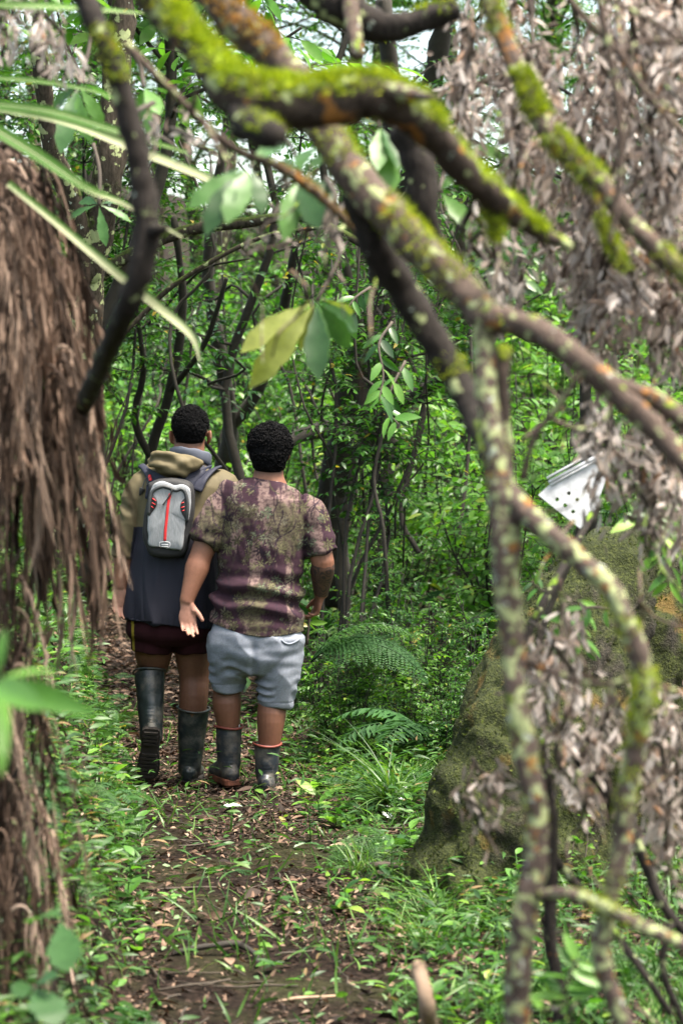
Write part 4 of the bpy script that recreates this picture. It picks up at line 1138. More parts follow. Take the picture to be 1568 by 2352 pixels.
# blurred fresh rosette at the left edge, close to the lens
rosette('blurred bright green leaf rosette close to the lens at the left edge', (-14, 1568), 3.2, [(178, 1618, 0, -.1), (118, 1522, 0, 0), (10, 1450, 0, 0), (60, 1600, 0, -.15), (-60, 1480, 0, .1), (10, 1700, 0, -.1), (20, 1760, 0, -.05)], (-90, 1700, .2), wid=.55, name='leaf_rosette')
for ch in bpy.data.objects['leaf_rosette'].children:
    if ch.name.startswith('leaf'): ch.data = MB().raw(*leaf_t(.42, 5, .2, .2, .5)).mesh('leaf', M_BRIGHT_O)
for lab, c, D, lv in (('pale round leaf beside the path at the lower left', (140, 2110), 4.6, [(150, 2212, 0, -.1), (70, 2080, 0, .1)]),
                      ('cluster of small round leaves at the bottom left corner', (80, 2265), 4.4, [(35, 2275, 0, -.05), (110, 2230, 0, -.05), (130, 2325, 0, -.1), (85, 2345, 0, -.05)])):
    rosette(lab, c, D, lv, (c[0] - 30, c[1] + 220, .0), wid=1.9, name='round_leaf_plant', cat='plant')
# glossy sprigs with separate leaves
def sprig(label, pts, D, n, size, mat=None, seed=0, wid=1.0, name='leafy_sprig'):
    rr_ = np.random.default_rng(seed)
    q = catmull(np.array([P(a, b_, D + dz) for a, b_, dz in pts]), 5); o = q[0]
    t = thing(name, label, 'leaf spray', tuple(o))
    MB().raw(*tube(q - o, np.linspace(px(4, D), px(1.5, D), len(q)), n=5)).build('stem', M_TWIG, t)
    me = SPR.get(mat) or SPR.setdefault(mat, [MB().raw(*leaf_t(w_, 4, f_, .18, .45)).mesh('leaf', mat) for w_, f_ in ((.42, .25), (.36, .4), (.46, .15))])
    for i in range(n):
        k = int((.12 + .88 * i / (n - 1)) * (len(q) - 1)); k = min(k, len(q) - 2)
        ax = norm(q[k + 1] - q[k]); sd = norm(np.cross(ax, [0, -1., .3])) * (1 if i % 2 else -1)
        d = ax * .6 + sd * .8 + np.array([0, rr_.normal(-.1, .2), rr_.normal(-.35, .2)])
        L = px(size, D) * rr_.uniform(.75, 1.2)
        R = frames(d[None], norm(np.array([[rr_.normal(0, .3), -.6, .75]])), np.array([rr_.normal(0, .4)]), np.array([[L * wid, L, L]]))[0]
        M = np.eye(4); M[:3, :3] = R; M[:3, 3] = q[k] - o
        ob = bpy.data.objects.new('leaf', me[i % 3]); COL.objects.link(ob); ob.parent = t; ob.matrix_local = Matrix(M.tolist())
    return t
SPR = {}
k = 0
for lab, pts, D, n, sz in (('glossy leafed twig hanging in the centre, upper of two', [(900, 740, 0), (870, 790, -.1), (880, 860, -.15), (870, 920, -.2)], 9.0, 11, 62),
                           ('glossy leafed twig hanging in the centre, lower of two', [(930, 830, 0), (900, 890, -.1), (890, 940, -.1), (915, 975, -.2)], 9.2, 10, 58),
                           ('small glossy twig left of the leaning limb', [(850, 660, 0), (810, 690, -.1), (790, 740, -.1)], 9.0, 9, 50),
                           ('glossy shoot between the leaning limb and the dead leaves', [(1160, 680, 0), (1150, 600, -.1), (1120, 560, -.1)], 7.5, 12, 60),
                           ('narrow leaved glossy shoot right of the leaning limb', [(1185, 720, 0), (1195, 640, 0), (1230, 580, -.1)], 7.8, 11, 55),
                           ('bright leaf spray at the right edge beside the white plate', [(1568, 1140, 0), (1530, 1180, -.1), (1480, 1200, -.1), (1440, 1180, -.1)], 6.6, 11, 66),
                           ('hanging bright leaf spray right of the white plate', [(1500, 1160, 0), (1520, 1230, -.1), (1510, 1290, -.1)], 6.6, 10, 62),
                           ('light green sprig lit in front of the boulder', [(1400, 1400, 0), (1350, 1395, -.1), (1310, 1420, -.1), (1270, 1440, -.1)], 6.4, 9, 58),
                           ('light green hanging sprig in front of the boulder', [(1345, 1400, 0), (1335, 1450, -.1), (1340, 1490, -.1)], 6.4, 7, 52),
                           ('small green sprig above the boulder top', [(1260, 1360, 0), (1235, 1350, 0), (1220, 1335, 0)], 7.0, 5, 40),
                           ('bright sprig at the foot of the upright stem', [(1240, 2340, 0), (1290, 2280, -.1), (1310, 2230, -.1), (1330, 2200, -.1)], 4.6, 9, 78),
                           ('bright sprig at the bottom edge right of the stem', [(1330, 2400, 0), (1310, 2330, -.1), (1300, 2270, -.1)], 4.6, 6, 90),
                           ('green sprig with pale leaf left of the shorter man', [(705, 1480, 0), (710, 1430, 0), (720, 1390, 0)], 11.6, 7, 52),
                           ('fresh sprig at the right edge above the lower limb', [(1568, 1230, 0), (1545, 1290, 0), (1530, 1350, 0)], 6.8, 8, 60)):
    k += 1
    sprig(lab, pts, D, n, sz, M_BRIGHT_O if 'bright' in lab or 'light' in lab or 'fresh' in lab else M_LEAF_O, k, .8)

# ================================================================== MOSSY BOULDER, PLATE
g = G('mossy_rock')
co_ = g.co()
fine = g.noise(55, 6, co_); big = g.noise(5.5, 4, co_)
rock = g.ramp(fine, [(.3, (.014, .012, .010)), (.55, (.042, .037, .028)), (.75, (.095, .084, .07))])
mossc = g.ramp(g.noise(90, 4, co_), [(.3, (.011, .016, .005)), (.55, (.033, .042, .010)), (.78, (.085, .10, .022))])
zz = g.n('SeparateXYZ', {0: g.n('NewGeometry').outputs['Normal']})
mf = g.math('ADD', big, g.math('MULTIPLY', zz.outputs['Z'], .18))
mf = g.math('ADD', mf, g.math('MULTIPLY', zz.outputs['X'], -.10))
c = g.mix(g.ramp(mf, [(.36, 0), (.54, 1)]), rock, mossc)
c = g.mix(g.math('MULTIPLY', g.ramp(g.noise(7, 4, g.n('Mapping', {'Vector': co_, 'Location': (4, 4, 9)}).outputs[0]), [(.60, 0), (.70, 1)]), .6), c, (.14, .085, .02))
M_ROCK = g.done(g.bsdf(c, .9, g.bump(g.math('ADD', fine, g.noise(160, 3, co_)), .9, .02), Specular_IOR_Level=.25))
bo = P(1200, 2150, 8.5); bo[2] = gh(bo[0], bo[1])[0]
rock = thing('boulder', 'large leaning moss covered boulder behind the lichen stems at the right', 'boulder', tuple(bo))
def rl(rows, D):
    pts, rr_ = [], []
    for dx, hw, dy, dD in rows:
        pts.append(P(dx, dy, D + dD)); rr_.append((px(hw, D + dD), px(hw, D + dD) * .9))
    return etube(np.array(pts) - bo, rr_, n=32, res=5, cap=(.3, .5), pw=2.4)
sh = [rl([(1200, 272, 2230, .1), (1195, 265, 2060, .1), (1203, 222, 1900, .15), (1240, 200, 1740, .2), (1275, 160, 1600, .3), (1320, 145, 1480, .4), (1375, 120, 1360, .5), (1415, 70, 1290, .6)], 8.6),
      rl([(1490, 190, 2250, .2), (1480, 175, 2000, .3), (1480, 170, 1750, .4), (1500, 150, 1500, .5), (1500, 120, 1330, .6), (1510, 70, 1230, .7)], 8.9),
      rl([(1060, 90, 2160, -.25), (1080, 70, 2080, -.2), (1100, 40, 2010, -.1)], 8.5)]
me = union(sh, .02, 3, 'rock', .5)
co = get_co(me); no = get_no(me)
dsp = .05 * n1(co, 3.2, 1.) + .03 * n1(co, 7.5, 4.) + .025 * rid(co, (5, 5, 3.5), 9.) + .018 * np.abs(n1(co, (16, 16, 12), 2.)) + .010 * n1(co, 38, 8.)
crack = -.05 * np.exp(-((n1(co, (4, 4, 2.0), 6.)) / .05) ** 2)
co = co + no * (dsp + crack * .5)[:, None]; set_co(me, co)
me.materials.append(M_ROCK); link('rock', me, rock)
no = get_no(me)
b = MB(); r = np.random.default_rng(31)
i = r.integers(0, len(co), 16000)
k = (no[i, 1] < .3) & (n1(co[i], 7.0, 4.) + .35 * no[i, 2] - .15 * no[i, 0] > -.02)
i = i[k]; N = len(i)
b.inst(*LEAF_LO, frames(norm(no[i] + r.normal(0, .7, (N, 3)) + [0, 0, -.2]), norm(r.normal(0, 1, (N, 3))), None, r.uniform(.008, .022, N)), co[i] + r.normal(0, .006, (N, 3)), np.clip(r.normal(.35, .22, N), 0, 1))
M_RMOSS = leaf_mat('rock_moss', [(0, (.018, .028, .006)), (.5, (.06, .085, .015)), (1, (.17, .20, .04))], .85, .2, spec=.15)
tag(b.build('moss', M_RMOSS, rock), kind='stuff')
# small hanging creepers on the rock
bvR = BVHTree.FromPolygons([v.co for v in me.vertices], [tuple(p.vertices) for p in me.polygons])
for j, (dx, dy0, dy1) in enumerate(((1340, 1870, 2050), (1205, 2060, 2180), (1310, 1930, 2120), (1190, 1980, 2080), (1330, 2150, 2300), (1175, 2110, 2230))):
    tt = np.linspace(0, 1, 9); pts = []
    for t_ in tt:
        q = P(dx + 8 * math.sin(t_ * 5 + j), dy0 + (dy1 - dy0) * t_, 8) - bo
        dr = norm(q - (CAMP - bo)); h = bvR.ray_cast(Vector((CAMP - bo).tolist()), Vector(dr.tolist()))
        if h[0]: pts.append(np.array(h[0]) - dr * .015)
    if len(pts) < 4: continue
    pts = np.array(pts)
    t = thing('rock_creeper', 'thin yellow green creeper hanging on the mossy boulder', 'creeper', tuple(pts[0] + bo), group='creepers hanging on the boulder')
    MB().raw(*tube(pts - pts[0], .0018, n=4)).build('stem', M_TWIG, t)
    bl = MB(); m = 26; ii_ = r.integers(0, len(pts), m)
    bl.inst(*LEAF_MD, frames(np.stack([r.normal(0, 1, m), -abs(r.normal(0, .5, m)), r.normal(-.2, .6, m)], 1), norm(r.normal(0, .5, (m, 3)) + [0, -1, .5]), None, r.uniform(.012, .03, m)), pts[ii_] - pts[0] + r.normal(0, .008, (m, 3)), r.uniform(.5, 1, m))
    bl.build('foliage', M_BRIGHT, t)

# white perforated metal plate on a dark stake
pc = [(1235, 1137), (1262, 1112), (1384, 1045), (1400, 1076), (1394, 1092), (1352, 1208), (1345, 1218), (1336, 1219), (1300, 1190)]
PD = 7.6
def flat(pts): return [((a - 1310) * KPX * PD, -(b_ - 1130) * KPX * PD) for a, b_ in pts]
cu = bpy.data.curves.new('plate', 'CURVE'); cu.dimensions = '2D'; cu.fill_mode = 'BOTH'; cu.extrude = .0012
def addspl(pts):
    s = cu.splines.new('POLY'); s.points.add(len(pts) - 1); s.use_cyclic_u = True
    for q, (x, y) in zip(s.points, pts): q.co = (x, y, 0, 1)
addspl(flat(pc))
hd_ = lambda zx, zy: ((900 + zx / 2.24) * .98, (900 + zy / 2.24) * .98)
for zx, zy in ((968, 574), (906, 606), (1011, 607), (947, 637), (989, 671)):
    a, b_ = flat([hd_(zx, zy)])[0]; r0 = px(4.6, PD)
    addspl([(a + r0 * math.cos(q), b_ + r0 * math.sin(q)) for q in np.linspace(0, 2 * math.pi, 14, endpoint=False)])
addspl(flat([hd_(*q) for q in ((1060, 700), (1068, 704), (1050, 746), (1041, 743))]))
co_t = link('temp', cu)
pm = bpy.data.meshes.new_from_object(co_t.evaluated_get(bpy.context.evaluated_depsgraph_get()))
bpy.data.objects.remove(co_t); bpy.data.curves.remove(cu)
M_WHITE = plain('white_painted_metal', (.60, .62, .66), .5, .1, 60, var=.45, vscale=26)
pm.materials.clear(); pm.materials.append(M_WHITE); pm.name = 'plate'
plate = thing('white_plate', 'white metal plate with round holes among the dead leaves at the right', 'plate', tuple(P(1310, 1130, PD)))
plate.rotation_euler = (math.pi / 2 - PITCH - .1, 0, 0)
link('plate', pm, plate)
fl = flat([(1262, 1112), (1384, 1045)])
(ax_, ay_), (bx_, by_) = fl
b = MB()
nrm2 = np.array([-(by_ - ay_), bx_ - ax_]); nrm2 = nrm2 / np.linalg.norm(nrm2)
for off, zoff, hgt in ((.006, .006, .006), (.020, .012, .004), (-.004, .008, .003)):
    q = np.array([[ax_ + nrm2[0] * off, ay_ + nrm2[1] * off, zoff], [bx_ + nrm2[0] * off, by_ + nrm2[1] * off, zoff]])
    b.raw(*tube(q, hgt, n=6))
b.build('folded_edge', M_WHITE, plate)
sq = [(1330, 1200), (1318, 1260), (1290, 1330), (1260, 1400), (1235, 1480)]
q = np.array([P(a, b_, PD + .06) for a, b_ in sq]) - P(*sq[0], PD + .06)
stk = thing('plate_stake', 'dark bent stake holding the white plate', 'stake', tuple(P(*sq[0], PD + .06)))
MB().raw(*tube(q, .010, n=8, res=4)).build('rod', M_BLACK if 'M_BLACK' in globals() else M_BARK_DK, stk)
# ================================================================== PEOPLE
skin_g = G('skin')
_c = skin_g.attr('Col', 'Color')
_n = skin_g.noise(60, 4, skin_g.co())
_c = skin_g.mix(.6, _c, skin_g.ramp(_n, [(.3, .7), (.7, 1.0)]), 'MULTIPLY')
_c = skin_g.mix(.5, _c, skin_g.ramp(skin_g.noise(11, 3, skin_g.co()), [(.35, (.72, .66, .66)), (.65, (1, 1, 1))]), 'MULTIPLY')
M_SKIN = skin_g.done(skin_g.bsdf(_c, .58, skin_g.bump(skin_g.noise(350, 3, skin_g.co()), .12, .002), Specular_IOR_Level=.4, Subsurface_Weight=.0))
M_HAIR = plain('black_hair', (.0025, .0024, .003), .75, .2, 400, spec=.08)
M_CLOTH = cloth_mat('cotton', .95, 600, .25)
M_NYLON = cloth_mat('nylon_shell', .72, 900, .15, spec=.3)
M_MARL = cloth_mat('grey_marl', .95, 900, .35)
_g = G('rubber_boot')
_c = _g.mix(_g.ramp(_g.noise(11, 6, _g.co(), rough=.7), [(.46, 0), (.62, 1)]), (.020, .025, .034), (.105, .095, .085))
M_RUBBER = _g.done(_g.bsdf(_c, _g.ramp(_g.noise(12, 3, _g.co()), [(.3, .32), (.7, .6)]), _g.bump(_g.noise(60, 3, _g.co()), .15, .004), Specular_IOR_Level=.45))
_g = G('green_rubber_boot')
_c = _g.mix(_g.ramp(_g.noise(11, 6, _g.co(), rough=.7), [(.48, 0), (.66, 1)]), (.012, .019, .021), (.085, .08, .07))
M_RUBBERG = _g.done(_g.bsdf(_c, _g.ramp(_g.noise(12, 3, _g.co()), [(.3, .3), (.7, .55)]), _g.bump(_g.noise(60, 3, _g.co()), .15, .004), Specular_IOR_Level=.5))
M_RIM = plain('red_rubber', (.22, .045, .03), .6, .2, 80, var=.5)
M_MUDSOLE = plain('muddy_sole', (.025, .02, .017), .85, .8, 120, var=.5, vscale=30)
M_ORSOLE = plain('red_brown_sole', (.17, .055, .03), .7, .5, 90, var=.6, vscale=25)
M_SOCK = plain('white_sock', (.7, .7, .68), .95, .4, 300)
M_BLACK = plain('black_webbing', (.012, .012, .014), .75, .3, 500)
M_NAVY = cloth_mat('navy_fabric', .7, 700, .25, (.016, .018, .034, 1), spec=.3)
_g = G('grey_heather')
_w = _g.n('TexWave', {'Vector': _g.co(), 'Scale': 260, 'Distortion': 3, 'Detail': 2}).outputs['Fac']
_n = _g.noise(320, 3, _g.co((1, 1, .12)))
_c = _g.ramp(_g.math('ADD', _g.math('MULTIPLY', _w, .35), _g.math('MULTIPLY', _n, .65)), [(.25, (.13, .14, .155)), (.7, (.30, .31, .33))])
M_HEATHER = _g.done(_g.bsdf(_c, .9, _g.bump(_n, .2, .002)))
M_REDZIP = plain('red_zip', (.62, .025, .03), .5, .3, 400)
M_DARKGREY = plain('dark_grey_piping', (.03, .033, .036), .6, .2, 300)
M_SILVER = plain('pale_grey_print', (.5, .5, .52), .5)
M_EYE = plain('eye', (.7, .68, .65), .2)

def hand(wp, d, nrm, s, size=1.0, curl=.5, thumb=(.55, .75, .35), grip=None):
    """wrist point, finger direction, palm normal, thumb side -> closed shapes"""
    wp, d, nrm, s = np.asarray(wp, float), norm(d), norm(nrm), norm(s)
    k = size
    out = []
    pts = [wp - d * .02 * k, wp + d * .012 * k, wp + d * .035 * k, wp + d * .065 * k, wp + d * .092 * k]
    pts[2] = pts[2] + s * .004 * k
    out.append(etube(pts, [(.027 * k, .021 * k), (.029 * k, .019 * k), (.037 * k, .017 * k), (.041 * k, .014 * k), (.039 * k, .011 * k)], side=s, n=16, res=2, cap=(.3, .4)))
    # heel of the thumb
    out.append(etube([wp + d * .012 * k + s * .018 * k + nrm * .006 * k, wp + d * .045 * k + s * .027 * k + nrm * .008 * k], [.016 * k, .013 * k], n=10))
    L = [.074, .082, .076, .058]
    for i in range(4):
        base = wp + d * (.086 - .004 * abs(i - 1.2)) * k + s * (.0295 - .0197 * i) * k
        dd = norm(d + s * (.03 - .03 * i))
        p = [base]
        seg = np.array([.44, .31, .25]) * L[i] * k
        c0 = curl * (1 + .13 * i) if grip is None else grip[i]
        ang = [c0 * .45, c0 * 1.1, c0 * 1.6]
        for a, l in zip(ang, seg):
            p.append(p[-1] + l * (dd * math.cos(a) + nrm * math.sin(a)))
        r0 = (.0088, .0092, .0088, .0077)[i] * k
        out.append(tube([base - dd * .012 * k] + p, [r0, r0, r0 * .95, r0 * .9, r0 * .78], n=9, res=3, cap=(.6, .9)))
    b = wp + d * .03 * k + s * .03 * k + nrm * .004 * k
    td = norm(d * thumb[0] + s * thumb[1] + nrm * thumb[2])
    td2 = norm(td * .9 + d * .35 + nrm * .12)
    out.append(tube([b - td * .014 * k, b + td * .02 * k, b + td * .042 * k, b + td * .042 * k + td2 * .03 * k], [.014 * k, .0125 * k, .0108 * k, .0086 * k], n=10, res=3, cap=(.6, .9)))
    return out

def head(c, k=1.0):
    """head looking along +Y; c = point between the ears"""
    x, y, z = c
    o = [ell((x, y + .005, z + .045), (.079 * k, .098 * k, .092 * k), n=24, m=16),
         ell((x, y + .035, z - .045), (.062 * k, .070 * k, .075 * k), n=20, m=14),
         ell((x, y + .062, z - .088), (.035, .030, .026)),
         etube([(x, y + .093, z + .03), (x, y + .112, z - .005), (x, y + .106, z - .018)], [(.009, .008), (.014, .012), (.018, .010)], n=10),
         ell((x, y + .095, z + .042), (.052, .012, .012)), ell((x, y + .098, z - .046), (.026, .010, .006)), ell((x, y + .096, z - .057), (.022, .010, .007))]
    for q in (-1, 1):
        o.append(ell((x + q * .088 * k, y - .002, z - .002), (.009, .021, .034), (0, q * .12, q * .45)))
        o.append(ell((x + q * .081 * k, y + .008, z - .028), (.007, .010, .012)))
    return o

def curls(name, mat, parent, pts, nrms, size, rngl):
    """hair as many small curled locks rooted on the scalp"""
    a = np.linspace(0, 1.7 * math.pi, 6)
    tv, tf = tube(np.stack([np.cos(a), np.sin(a), a * .16], 1), [.18, .22, .22, .2, .18, .1], n=4, cap=(.3, .3))
    N = len(pts)
    d = norm(nrms + rngl.normal(0, .55, (N, 3)))
    R = frames(d, norm(rngl.normal(0, 1, (N, 3))), rngl.random(N) * 6.28, size * (.7 + .6 * rngl.random(N)))
    return tv, tf, R

def scalp(c, r, n, keep, rngl):
    p = norm(rngl.normal(0, 1, (n * 3, 3)))
    p = p[[keep(q) for q in p]][:n]
    return np.asarray(c) + p * np.asarray(r), norm(p / np.asarray(r))

def fold_disp(me, fn):
    co, no = get_co(me), get_no(me)
    set_co(me, co + no * fn(co)[:, None])

def boot(parent, ankle, top, toe_dir, shaft_r, rim_mat, mat, sole_mat, up=None, foot_l=.285, ridges=True, ankle_r=(.052, .062)):
    """rubber boot: shaft from ankle to top, foot along toe_dir"""
    ankle, top = np.asarray(ankle, float), np.asarray(top, float)
    t = norm(toe_dir)
    upv = norm(np.asarray(up, float)) if up is not None else np.array([0, 0, 1.])
    sd = norm(np.cross(t, upv))
    ax = top - ankle
    sh = [ankle - ax * .12] + [ankle + ax * f for f in (0, .12, .3, .55, .8, 1.0)]
    rr = [(ankle_r[0] * .96, ankle_r[1])] + [(ankle_r[0] + (shaft_r[0] - ankle_r[0]) * f, ankle_r[1] + (shaft_r[1] - ankle_r[1]) * f) for f in (0, .08, .3, .6, .85, 1.0)]
    s1 = etube(sh, rr, side=sd, n=24, res=3, cap=(.3, .1))
    h = .085                                              # ankle height over the sole
    base = ankle - upv * h
    f = lambda a, b: base + t * a * foot_l + upv * b
    s2 = etube([f(-.24, .045), f(-.15, .05), f(.05, .058), f(.3, .055), f(.52, .045), f(.68, .036), f(.75, .030)],
               [(.030, .036), (.041, .046), (.043, .052), (.046, .050), (.051, .042), (.043, .033), (.02, .02)], side=sd, n=20, res=3)
    me = union([s1, s2], .0055, 3, 'boot', .5)
    if ridges:
        co, no = get_co(me), get_no(me)
        rel = (co - ankle) @ norm(ax) / np.linalg.norm(ax)
        back = np.clip((no @ -t) - .25, 0, 1)
        band = np.clip(np.minimum((rel + .22) / .05, (.45 - rel) / .1), 0, 1)
        co = co + no * (np.maximum(0, np.sin(rel * np.linalg.norm(ax) * 2 * math.pi / .0165)) * .0022 * back * band)[:, None]
        co = co + no * (n1(co, 22) * .0025 + n1(co * np.array([1, 1, 2.2]), 12, 3.3) * .0035)[:, None]
        set_co(me, co)
    o = link('boot', me, parent); me.materials.append(mat)
    # sole: thick tread with heel
    b = MB()
    out = [(-.235, .026), (-.2, .037), (-.1, .041), (.05, .036), (.2, .037), (.38, .047), (.52, .05), (.65, .045), (.735, .028)]
    L = [f(a, 0) + sd * wv for a, wv in out] + [f(a, 0) - sd * wv for a, wv in out[::-1]]
    L = np.array(L); m = len(L)
    cen = L.mean(0)
    rings = [L + upv * .028, L + (L - cen) * .07 + upv * .022, L + (L - cen) * .07 + upv * .0, L]
    V = np.concatenate(rings + [[cen + upv * .028, cen]])
    F = [(i * m + k, i * m + (k + 1) % m, (i + 1) * m + (k + 1) % m, (i + 1) * m + k) for i in range(3) for k in range(m)]
    F += [(4 * m, (k + 1) % m, k) for k in range(m)] + [(4 * m + 1, 3 * m + k, 3 * m + (k + 1) % m) for k in range(m)]
    b.raw(V, F)
    for a in np.arange(-.19, .72, .075):                  # tread bars
        if .06 < a < .2: continue
        c = f(a, -.004)
        wv = np.interp(a, [q for q, _ in out], [q for _, q in out]) * .88
        c0 = np.array([(x, y, z) for z in (-1, 1) for y in (-1, 1) for x in (-1, 1)], float) * np.array([wv, .0062, .007])
        b.raw(c + c0[:, :1] * sd + c0[:, 1:2] * t + c0[:, 2:] * upv, box((0, 0, 0), (1, 1, 1))[1])
    b.build('sole', sole_mat, o, smooth=False)
    # rolled rim
    if rim_mat:
        axn = norm(ax)
        n2 = norm(np.cross(axn, sd))
        s0 = norm(np.cross(n2, axn))
        th = np.linspace(0, 2 * math.pi, 25)
        ring = [top + axn * (.002 + .004 * math.sin(2 * q + 1)) + s0 * math.cos(q) * (shaft_r[0] + .004) + n2 * math.sin(q) * (shaft_r[1] + .004) for q in th]
        V, F = tube(ring, .0058, n=8, cap=(0, 0))
        MB().raw(V, F).build('rim', rim_mat, o)
    return o

# ------------------------------------------------------------------ the man in the camouflage shirt
KR = .000889
RX = lambda zx: (zx - 970) * KR
RZ = lambda zy: (2130 - zy) * KR
manR = thing('person', 'man with curly black hair in a purple camouflage t-shirt and grey shorts', 'person', tuple(P(620.4, 1811, 11.28)))

hd = head((RX(968), .03, RZ(372)), .98)
neck = etube([(RX(962), -.005, RZ(560)), (RX(962), .0, RZ(500)), (RX(964), .012, RZ(450)), (RX(968), .03, RZ(390))], [(.10, .075), (.075, .068), (.066, .066), (.064, .07)], n=20, res=3)
trunk = etube([(RX(905), -.01, RZ(1300)), (RX(915), .0, RZ(1150)), (RX(922), .0, RZ(950)), (RX(935), .0, RZ(760)), (RX(950), .0, RZ(610)), (RX(958), .0, RZ(550))],
              [(.17, .12), (.165, .125), (.165, .12), (.175, .12), (.15, .1), (.08, .07)], n=24, res=2)
LS, LE, LW = np.array([RX(708), .0, RZ(672)]), np.array([RX(612), -.035, RZ(905)]), np.array([RX(538), -.085, RZ(1145)])
RS, RE, RW = np.array([RX(1178), .0, RZ(700)]), np.array([RX(1246), -.03, RZ(940)]), np.array([RX(1236), .05, RZ(1115)])
armL = etube([LS, LS * .5 + LE * .5, LE, LE * .72 + LW * .28, LE * .4 + LW * .6, LW], [(.058, .058), (.060, .058), (.053, .052), (.057, .053), (.045, .042), (.033, .028)], n=16, res=3)
armR = etube([RS, RS * .5 + RE * .5, RE, RE * .72 + RW * .28, RE * .4 + RW * .6, RW], [(.058, .058), (.060, .058), (.054, .052), (.057, .055), (.047, .043), (.034, .03)], n=16, res=3)
hL = hand(LW, (.10, -.10, -1), (.25, -1, .05), (1, .18, .1), 1.05, .5, (.8, .48, .35))
hR = hand(RW, (-.28, .25, -1), (-1, -.25, .25), (-.3, 1, .1), 1.0, .9, (.8, .5, .4))
legs = []
for sx, pts in ((0, [(RX(770), .02, RZ(1330)), (RX(752), .04, RZ(1480)), (RX(742), .055, RZ(1610)), (RX(742), .035, RZ(1690)), (RX(748), .04, RZ(1790)), (RX(752), .06, RZ(1950)), (RX(752), .06, RZ(2030))]),
                (1, [(RX(1010), -.01, RZ(1330)), (RX(1000), .0, RZ(1500)), (RX(985), .0, RZ(1650)), (RX(978), -.03, RZ(1740)), (RX(968), -.035, RZ(1860)), (RX(955), -.03, RZ(2000)), (RX(953), -.03, RZ(2060))])):
    legs.append(etube(pts, [(.10, .10), (.09, .09), (.066, .068), (.068, .07), (.055, .058), (.04, .045), (.037, .04)], n=20, res=3))
me = union(hd + [neck, trunk, armL, armR] + hL + hR + legs, .0048, 3, 'body')
co = get_co(me)
base = np.array([.205, .090, .054])
colr = np.tile(base, (len(co), 1))
low = np.clip((.8 - co[:, 2]) / .3, 0, 1)[:, None]
colr = colr * (1 - .12 * low)
def palmtint(colr, co, wp, d, nrm, no, amt=.75):
    r = co - wp
    a = np.clip((r @ norm(d) + .01) / .03, 0, 1) * np.clip(1 - np.linalg.norm(r, axis=1) / .22, 0, 1) ** .2
    a = a * (np.linalg.norm(r, axis=1) < .22)
    f = np.clip((no @ norm(nrm) + .25) / .6, 0, 1) * a * amt
    return colr * (1 - f[:, None]) + np.array([.38, .20, .15]) * f[:, None]
no = get_no(me)
colr = palmtint(colr, co, LW, (.10, -.10, -1), (.25, -1, .05), no)
# tattooed right forearm: the arm's shadow painted in with dark swirling ink
ax = RW - RE
tt = np.clip(((co - RE) @ ax) / (ax @ ax), 0, 1)
dist = np.linalg.norm(co - (RE + tt[:, None] * ax), axis=1)
ink = (dist < .08) & (((co - RE) @ ax) / (ax @ ax) > .0) & (((co - RE) @ ax) / (ax @ ax) < .97)
sw = np.zeros(len(co)); idx = np.where(ink)[0]
sw[idx] = np.clip(.8 + 1.2 * np.sin(28 * n1(co[idx], 18, 5.0)), .6, 1.0)
colr = colr * (1 - sw[:, None] * .93) + np.array([.02, .018, .018]) * sw[:, None] * .93
# shaved nape and stubble
nape = np.clip((co[:, 2] - RZ(490)) / .03, 0, 1) * np.clip(1.0 - np.linalg.norm((co - [RX(968), .03, RZ(372)]) / [.1, .13, .16], axis=1) * .2, 0, 1)
nape *= np.clip((RZ(330) - co[:, 2]) / .05, 0, 1)
colr = colr * (1 - .55 * nape[:, None])
paint(me, colr); me.materials.append(M_SKIN)
link('body', me, manR)
for q in (-1, 1):
    V, F = ell((RX(968) + q * .031, .118, RZ(372) + .02), (.012,) * 3); MB().raw(V, F).build('eye', M_EYE, manR)

# hair: a full head of tight curls
hc = np.array([RX(970), .022, RZ(325)])
rr = np.array([.096, .108, .094])
r2 = np.random.default_rng(5)
def keepR(q):
    if q[1] > .35 and q[2] < .35: return False
    if q[2] < -.78: return False
    if q[1] > 0 and q[2] < -.25: return False
    return True
b = MB()
V, F = ell(hc, rr * .97, n=28, m=18)
sel = V[:, 1] < hc[1] + .06
V[:, 2] = np.where((V[:, 1] > hc[1] + .04) & (V[:, 2] < hc[2] + .02), hc[2] + .02, V[:, 2])
b.raw(V, F)
V, F = etube([(RX(966), -.028, RZ(452)), (RX(968), -.02, RZ(400)), (RX(970), -.01, RZ(340))], [(.062, .05), (.082, .075), (.09, .085)], n=22, res=3)
b.raw(V, F)
p, q = scalp(hc, rr, 4200, keepR, r2)
tv, tf, R = curls('hair', None, None, p, q, .0085, r2)
b.inst(tv, tf, R, p + q * (.007 * r2.random(len(p))[:, None] ** 2 - .001 + .006 * n1(p, 24, 2.)[:, None]))
th = r2.random(420) * 2 * math.pi; tz = r2.random(420)
p = np.stack([RX(967) + (.064 + .022 * tz) * np.cos(th), -.026 + .01 * tz - (.048 + .028 * tz) * np.abs(np.sin(th)), RZ(462) + (RZ(380) - RZ(462)) * tz + .01 * np.abs(np.cos(th))], 1)
q = norm(np.stack([np.cos(th), -np.abs(np.sin(th)), 0 * th], 1))
tv, tf, R = curls('hair', None, None, p, q, .008, r2)
b.inst(tv, tf, R, p)
b.build('hair', M_HAIR, manR)

